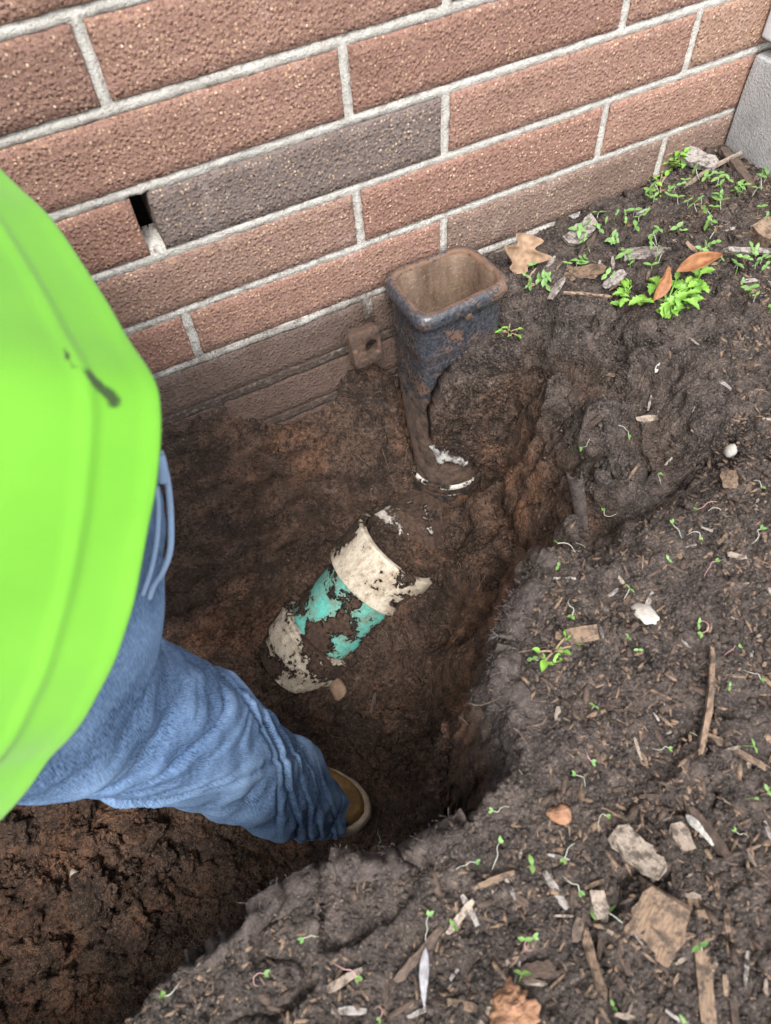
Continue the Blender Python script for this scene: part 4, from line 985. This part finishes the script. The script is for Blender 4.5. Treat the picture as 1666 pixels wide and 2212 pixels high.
def seedling_mesh(seed, h, ll, stem, lean=.2):
    r = np.random.default_rng(seed); parts = []
    a = r.uniform(0, 6.28); top = np.array([math.cos(a) * lean * h, math.sin(a) * lean * h, h])
    P = spline([(0, 0, -.002), top * [.3, .3, .5], top], 6); V, F = tube(P, [.0004] * 6, 5); parts.append((V, F, 1))
    y = r.uniform(0, 3.14)
    for s in (0, math.pi + r.uniform(-.4, .4)):
        V, F = blade(ll * r.uniform(.85, 1.1), ll * .5, .12, .15, n=7, m=3); V = rot(V, y + s, r.uniform(.05, .5)) + top; parts.append((V, F, 0))
    V, F, ms = joinm(parts); return new_mesh('seedling', V, F, [GREEN, stem], fmat=ms)
def lying_sprout(seed, stem):
    """uprooted sprout: long pale curved stem lying on the soil with two small leaves"""
    r = np.random.default_rng(seed); L_ = r.uniform(.012, .024); pts = [(0, 0, .0005)]
    a = 0
    for i in range(4): a += r.normal(0, .55); pts.append((pts[-1][0] + L_ / 4 * math.cos(a), pts[-1][1] + L_ / 4 * math.sin(a), .002 + .004 * math.sin((i + 1) * .7)))
    P = spline(pts, 16); V, F = tube(P, np.linspace(.00025, .00045, 16), 5); parts = [(V, F, 1)]
    for s in (-.5, .6):
        V, F = blade(r.uniform(.0038, .0062), .0032, .12, .1, n=7, m=3); V = rot(V, a + s, r.uniform(.1, .6)) + P[-1]; parts.append((V, F, 0))
    V, F, ms = joinm(parts); return new_mesh('sprout', V, F, [GREEN, stem], fmat=ms)
sm = [seedling_mesh(i, .005 + .003 * (i % 3), .0062 + .0008 * (i % 4), [GREEN, WSTEM][i % 2]) for i in range(12)]
lm = [lying_sprout(40 + i, [WSTEM, PINK, WSTEM][i % 3]) for i in range(10)]
pts = []
for c in sample(WALLSIDE, 46, 26, rs):
    for q in range(rs.choice([1, 2, 3, 4, 5])): pts.append((c[0] + rs.gauss(0, 14), c[1] + rs.gauss(0, 10)))
pts = [p for p in pts if inside(WALLSIDE, *p)][:150]
for px, py in pts:
    o = link('seedling', rs.choice(sm)); place(o, on_ground(px, py), rs.uniform(0, 6.28), .001, (rs.uniform(-.2, .2), rs.uniform(-.2, .2)), True, rs.uniform(.8, 1.35))
    tag(o, 'two leaved green seedling ' + where(px, py), 'seedling', 'seedlings by the wall')
NP = sample(NEAR, 34, 34, rs)
for px, py in NP[:24]:
    o = link('seedling', rs.choice(sm)); place(o, on_ground(px, py), rs.uniform(0, 6.28), .001, (rs.uniform(-.5, .5), rs.uniform(-.5, .5)), True, rs.uniform(.5, .95))
    tag(o, 'small green seedling among chips ' + where(px, py), 'seedling', 'seedlings among the wood chips')
hand = [(1265, 1190, 10), (1425, 1050, 30), (1335, 1110, 250), (1470, 1165, 160), (1480, 1160, 20), (1330, 920, 0), (1310, 850, 80), (1275, 950, 260), (1240, 1200, 30), (1600, 1450, 280), (1550, 1090, 0), (1230, 1300, 100), (985, 1880, 130),
        (820, 1790, 90), (1210, 1890, 280), (1060, 1880, 340), (920, 2040, 60), (1150, 2050, 200), (720, 2080, 90), (690, 2020, 110), (560, 2130, 100), (1290, 1790, 0), (1500, 1350, 20), (1560, 1420, 300), (1520, 1250, 190), (1620, 1180, 90), (1480, 1580, 330), (400, 2120, 80), (1100, 1745, 240)]
for px, py, a in hand:
    o = link('sprout', rs.choice(lm)); place(o, on_ground(px, py), yaw_px(px, py, a), .002, (0, 0), True, rs.uniform(.6, .95))
    tag(o, 'uprooted sprout with curled ' + ('pink' if o.data.materials[1].name == 'pink_stem' else 'white') + ' stem ' + where(px, py), 'sprout', 'uprooted sprouts')
for px, py in NP[24:]:
    o = link('sprout', rs.choice(lm)); place(o, on_ground(px, py), rs.uniform(0, 6.28), .002, (0, 0), True, rs.uniform(.5, .8))
    tag(o, 'uprooted sprout with curled ' + ('pink' if o.data.materials[1].name == 'pink_stem' else 'white') + ' stem ' + where(px, py), 'sprout', 'uprooted sprouts')

def weed(px, py, label, n, ll, spread, height, lobes, seed, mat=GREEN2, wr=.62):
    r = random.Random(seed); p = on_ground(px, py)
    t = empty('weed_plant', tuple(p), label, 'plant')
    stems = []
    leaf_m = [new_mesh('leaf', *blade(ll * k, ll * wr * k, .22, d, lobes, 13, 7), [mat]) for k, d in ((1, .25), (.8, .1), (.65, .3), (1.1, .4))]
    for i in range(n):
        a = r.uniform(0, 6.28); rd = spread * math.sqrt(r.random()); tip = np.array([math.cos(a) * rd, math.sin(a) * rd * .8, height * (1.1 - .7 * rd / spread) * r.uniform(.6, 1.1)])
        stems.append(tube(spline([(0, 0, -.003), tip * [.4, .4, .7], tip], 7), .0009, 5))
        for s in range(r.choice([2, 3, 3])):
            o = link('leaf', r.choice(leaf_m), t, tuple(tip - np.array([0, 0, s * .004])), Matrix.Rotation(a + s * 2.2 + r.uniform(-.4, .4), 3, 'Z').to_euler())
            o.rotation_euler[1] = -r.uniform(-.1, .7); o.rotation_euler[0] = r.uniform(-.3, .3)
    V, F, ms = joinm([(V, F, 0) for V, F in stems]); link('stem', new_mesh('stem', V, F, [BROWNST if lobes == 0 else mat]), t)
    return t
weed(1442, 652, 'bushy bright green weed clump with toothed leaves under a curled brown leaf', 15, .0150, .036, .020, 4, 3)
weed(1350, 645, 'low toothed green weed just left of the bushy clump', 8, .0150, .020, .016, 4, 4)
weed(1500, 622, 'grey green toothed weed right of the bushy clump', 5, .0175, .013, .018, 4, 5)
weed(1388, 392, 'tall green weed with oval leaves against the brick wall', 6, .0120, .013, .028, 0, 6)
weed(1462, 362, 'pale green rosette weed at the wall below the bark plank', 7, .0120, .013, .026, 0, 7)
weed(1425, 402, 'sprawling green weed with reddish stems between two wall weeds', 9, .0085, .030, .012, 0, 8)
weed(1098, 722, 'little bright green weed in front of the iron boot', 8, .0075, .016, .012, 0, 9)
weed(1196, 1408, 'small cluster of green and pink sprouts at the frayed pit edge', 5, .0095, .020, .008, 0, 10)
weed(1662, 330, 'yellowish weed beside the concrete step', 5, .012, .012, .020, 0, 12, mat_leaf('yellow_leaf', (.36, .36, .06), (.50, .47, .10)))

# dry leaves
DRY = mat_leaf('dry_leaf', (.17, .112, .080), (.31, .225, .165), 300, .7); DRYB = mat_leaf('curled_leaf', (.16, .070, .032), (.29, .145, .072), 300, .6)
def lobed_leaf(l, wd, lobes, curl, seed, mat):
    n, m = 26, 9; u = np.linspace(0, 1, n)[:, None]; v = np.linspace(-1, 1, m)[None]
    prof = np.sin(np.pi * u ** .8) ** .6 * (1 + .42 * np.cos(u * lobes * 2 * np.pi + .6)); prof[0] = .05; prof[-1] = .05
    X = u * l + .12 * l * np.abs(v) * prof; Y = v * prof * wd / 2
    Z = curl * wd * (v ** 2) * prof + .15 * l * np.sin(u * 2.4) + .0018 * perlin(u * 7 + 0 * v, v * 3 + 0 * u, seed, seed)
    V = np.stack([X, Y, Z], -1).reshape(-1, 3); me_ = new_mesh('dry_leaf', V, grid_faces(n, m), [mat]); return me_
def dry_leaf(px, py, me_, label, ang, tilt, lift=.003, y=None):
    o = link('dry_leaf', me_); p = on_ground(px, py)
    o.location = Vector(p) + Vector((0, 0, lift)); o.rotation_euler = (Matrix.Rotation(yaw_px(px, py, ang), 3, 'Z') @ Matrix.Rotation(-tilt[1], 3, 'Y') @ Matrix.Rotation(tilt[0], 3, 'X')).to_euler()
    s = o.modifiers.new('thick', 'SOLIDIFY'); s.thickness = .0005
    return tag(o, label, 'leaf')
dry_leaf(1112, 595, lobed_leaf(.046, .042, 2.2, .38, 1, DRY), 'pale tan oak leaf standing between the iron boot and the wall', 62, (.5, .9), .001)
dry_leaf(1140, 628, lobed_leaf(.044, .018, .8, .5, 2, DRY), 'folded brown oak leaf lying right of the iron boot', 48, (.4, .25), .004)
dry_leaf(1405, 668, lobed_leaf(.040, .015, .45, .5, 3, DRYB), 'curled brown leaf upright in the bushy green weed', 68, (.6, .5), .010)
dry_leaf(1448, 622, lobed_leaf(.050, .017, .45, .6, 4, DRYB), 'long curled brown leaf lobe behind the bushy green weed', 12, (.5, .15), .020)
dry_leaf(1412, 812, lobed_leaf(.022, .010, 1.0, .3, 5, mat_leaf('grey_leaf', (.38, .36, .35), (.52, .50, .49), 300, .5)), 'curled silvery grey leaf on the soil right of the boot', 50, (.4, .3), .003)
dry_leaf(1478, 1762, lobed_leaf(.026, .0065, .6, .2, 6, mat_leaf('feather', (.33, .34, .36), (.46, .47, .49), 600, .6)), 'pale grey feather between two wood chips', -55, (.2, .3), .004)
dry_leaf(920, 2045, lobed_leaf(.034, .0060, .4, .25, 7, mat_leaf('bleached_stalk', (.27, .275, .32), (.38, .385, .43), 300, .5)), 'flat bleached grey stalk at the bottom of the near soil', -90, (.2, .05), .006)

# scrap of film hanging at the outlet of the boot
def scrap(pts_px, t0, name, label, cat, mat, rag, seed):
    P = np.array([at_t(x, y, t) for x, y, t in pts_px]); return P
FILM = Mat('torn_film', .35, .5); FILM.color(FILM.mix(FILM.ramp(FILM.noise(120, 5, .7), .45, .58), (.50, .49, .47), (.10, .07, .05))); FILM.bump(FILM.noise(120, 4), .002, .8)
n, m = 26, 10; u = np.linspace(0, 1, n)[:, None]; v = np.linspace(0, 1, m)[None]
upl = spline(np.array([at_t(926, 964, .945), at_t(955, 955, .940), at_t(985, 964, .938), at_t(1010, 984, .945)]), n)
lol = spline(np.array([at_t(936, 980, .958), at_t(948, 1002, .955), at_t(975, 1000, .950), at_t(1002, 1010, .955)]), n)
Q = upl[:, None] * (1 - v[..., None]) + (lol + RNG.normal(0, .0018, (n, 1)) * np.array([0, 0, 1]))[:, None] * v[..., None]
Q = Q + (np.array([0, -.006, .004]) * np.sin(np.pi * v)[..., None] + .0016 * fbm(u * 6 + 0 * v, v * 4 + 0 * u, 0, 3, 2)[..., None] * np.array([.3, -.8, .5]))
o = link('film_scrap', new_mesh('film_scrap', Q.reshape(-1, 3), grid_faces(n, m), [FILM.m])); s = o.modifiers.new('thick', 'SOLIDIFY'); s.thickness = .0006
tag(o, 'torn scrap of whitish film stuck below the iron boot at its outlet', 'scrap')

# ------------------------------------------------------------------ torn landscape fabric along the rim
def mat_fabric():
    m = Mat('landscape_fabric', .95, .1)
    c = m.mix(m.ramp(m.noise(70, 5, .7), .35, .65), (.028, .023, .021), (.085, .068, .060)); c = m.mix(m.ramp(m.noise(500, 3), .5, .65, 0, .4), c, (.13, .11, .10))
    m.color(c); m.bump(m.noise(600, 4), .0015, .9); return m.m
FAB = mat_fabric(); FIB = plain('fabric_fibre', (.19, .16, .15), (.34, .30, .29), 300, .9, .0001)
def rim_fabric(px_pts, label, out_w, hang, seed, nf=160, fl=.02, lift=.0012):
    r = np.random.default_rng(seed); n, m = 90, 18
    R_ = spline(np.array([np.append(at_z(a, b, 0)[:2], 0) for a, b in px_pts]), n)
    T = np.gradient(R_, axis=0); T /= np.linalg.norm(T, axis=1)[:, None]; N = np.stack([T[:, 1], -T[:, 0], 0 * T[:, 0]], -1)
    d_, _ = rim_sd(R_[:, 0] + N[:, 0] * .02, R_[:, 1] + N[:, 1] * .02); d2, _ = rim_sd(R_[:, 0] - N[:, 0] * .02, R_[:, 1] - N[:, 1] * .02)
    if d_.mean() > d2.mean(): N = -N                                   # N points away from the pit
    uu = np.linspace(0, 1, n); endt = sstep(0, .12, uu) * sstep(1, .88, uu)
    wv = np.linspace(-1, 1, m); V = []
    for i in range(n):
        for q in wv:
            if q >= 0: xy = R_[i] + N[i] * (q * out_w * (.5 + .5 * endt[i]))
            else: xy = R_[i] + N[i] * (q * .010)
            p = np.array([xy[0], xy[1], 0]); g = hz(R_[i][0] + N[i][0] * max(q, .12) * out_w, R_[i][1] + N[i][1] * max(q, .12) * out_w)
            p[2] = g + lift * (1 - max(q, 0) * 1.3) - (.0 if q >= 0 else (-q) ** 1.3 * hang * endt[i] * (.7 + .5 * perlin(uu[i] * 9, seed, 0, 3)))
            V.append(p)
    V = np.array(V); V += (.0022 * fbm(V[:, 0] * 60, V[:, 1] * 60, V[:, 2] * 60, 3, seed))[:, None] * np.array([.5, .5, 1])
    t = tag(link('landscape_fabric', new_mesh('landscape_fabric', V, grid_faces(n, m), [FAB])), label, 'fabric', 'torn landscape fabric along the pit edge')
    s = t.modifiers.new('thick', 'SOLIDIFY'); s.thickness = .0016
    parts = []; V = V.reshape(n, m, 3)
    for k in range(nf):
        i = r.integers(2, n - 2); b = V[i, r.choice([0, 0, 1, 2, 5])]
        dr = -N[i] * r.uniform(.2, 1) + T[i] * r.normal(0, .5) + np.array([0, 0, r.normal(-.1, .5)]); dr /= np.linalg.norm(dr); l = fl * r.uniform(.3, 1)
        P = spline([b, b + dr * l * .5 + r.normal(0, .12, 3) * l, b + dr * l + r.normal(0, .25, 3) * l + np.array([0, 0, -.25 * l])], 6)
        parts.append((*tube(P, .00011, 3, caps=False), 0))
    for k in range(nf // 2):
        i = r.integers(2, n - 2); b = V[i, r.integers(2, m - 2)] + [0, 0, .0015]; a = r.uniform(0, 6.28); dr = np.array([math.cos(a), math.sin(a), .15]); l = fl * r.uniform(.4, 1)
        P = spline([b, b + dr * l * .5 + r.normal(0, .1, 3) * l, b + dr * l], 6); P[:, 2] = np.maximum(P[:, 2], b[2]); parts.append((*tube(P, .0001, 3, caps=False), 0))
    Vf, Ff, _ = joinm(parts); o = link('frayed_fibres', new_mesh('frayed_fibres', Vf, Ff, [FIB]), t); o['kind'] = 'stuff'
    return t
rim_fabric([(1195, 1190), (1160, 1250), (1122, 1310), (1104, 1350), (1102, 1385)], 'frayed grey fabric corner curling over the pit edge beside the tan chip', .011, .020, 1, 110, .009)
rim_fabric([(1100, 1400), (1088, 1450), (1094, 1490), (1130, 1535)], 'lumpy fold of grey fabric on the pit edge below the green and pink sprouts', .012, .016, 2, 60, .007)
rim_fabric([(1010, 1780), (920, 1828), (845, 1862), (770, 1872), (712, 1866)], 'fuzzy grey fabric flap hanging below the heel of the work boot', .010, .020, 3, 45, .008)
rim_fabric([(690, 1895), (600, 1950), (520, 1995), (470, 2045), (392, 2086)], 'long torn grey fabric strip along the near left rim', .010, .008, 4, 30, .007)
# rolled scrap on the soil
n, m = 26, 40; aa = np.linspace(.3, 7.2, m); pr = .0125 - .0010 * aa
V = []
for i in range(n):
    u_ = i / (n - 1)
    for a, q in zip(aa, pr): V.append((u_ * .056 - .028 + .004 * math.sin(a * 2) * (1 if i in (0, n - 1) else 0), q * (1 - .25 * u_) * math.cos(a), q * (1 - .25 * u_) * math.sin(a) * .8 + .008))
V = np.array(V); V += .0012 * fbm(V[:, 0] * 90, V[:, 1] * 90, V[:, 2] * 90, 3, 5)[:, None]
o = link('fabric_roll', new_mesh('fabric_roll', V, grid_faces(n, m), [FAB])); place(o, on_ground(1270, 1078), yaw_px(1270, 1078, -17), .004)
s = o.modifiers.new('thick', 'SOLIDIFY'); s.thickness = .0012
tag(o, 'rolled up scrap of grey fabric at the top of the pit bank', 'fabric')
# hair roots in the bank and fine rootlets
parts = []
rr_ = np.random.default_rng(9)
for k in range(70):
    px, py = rr_.uniform(560, 1180), rr_.uniform(900, 1700)
    b = on_ground(px, py) + [0, 0, .001]; a = rr_.uniform(0, 6.28); l = rr_.uniform(.008, .028); dr = np.array([math.cos(a), math.sin(a), rr_.uniform(-.2, .4)])
    P = spline([b, b + dr * l * .5 + rr_.normal(0, .15, 3) * l, b + dr * l], 7); P[:, 2] = np.maximum(P[:, 2], hz(P[:, 0], P[:, 1]) + .0006); parts.append((*tube(P, .00025, 3), 0))
V, F, _ = joinm(parts); tag(link('rootlets', new_mesh('rootlets', V, F, [plain('rootlet', (.20, .13, .09), (.34, .25, .18))])), kind='stuff')
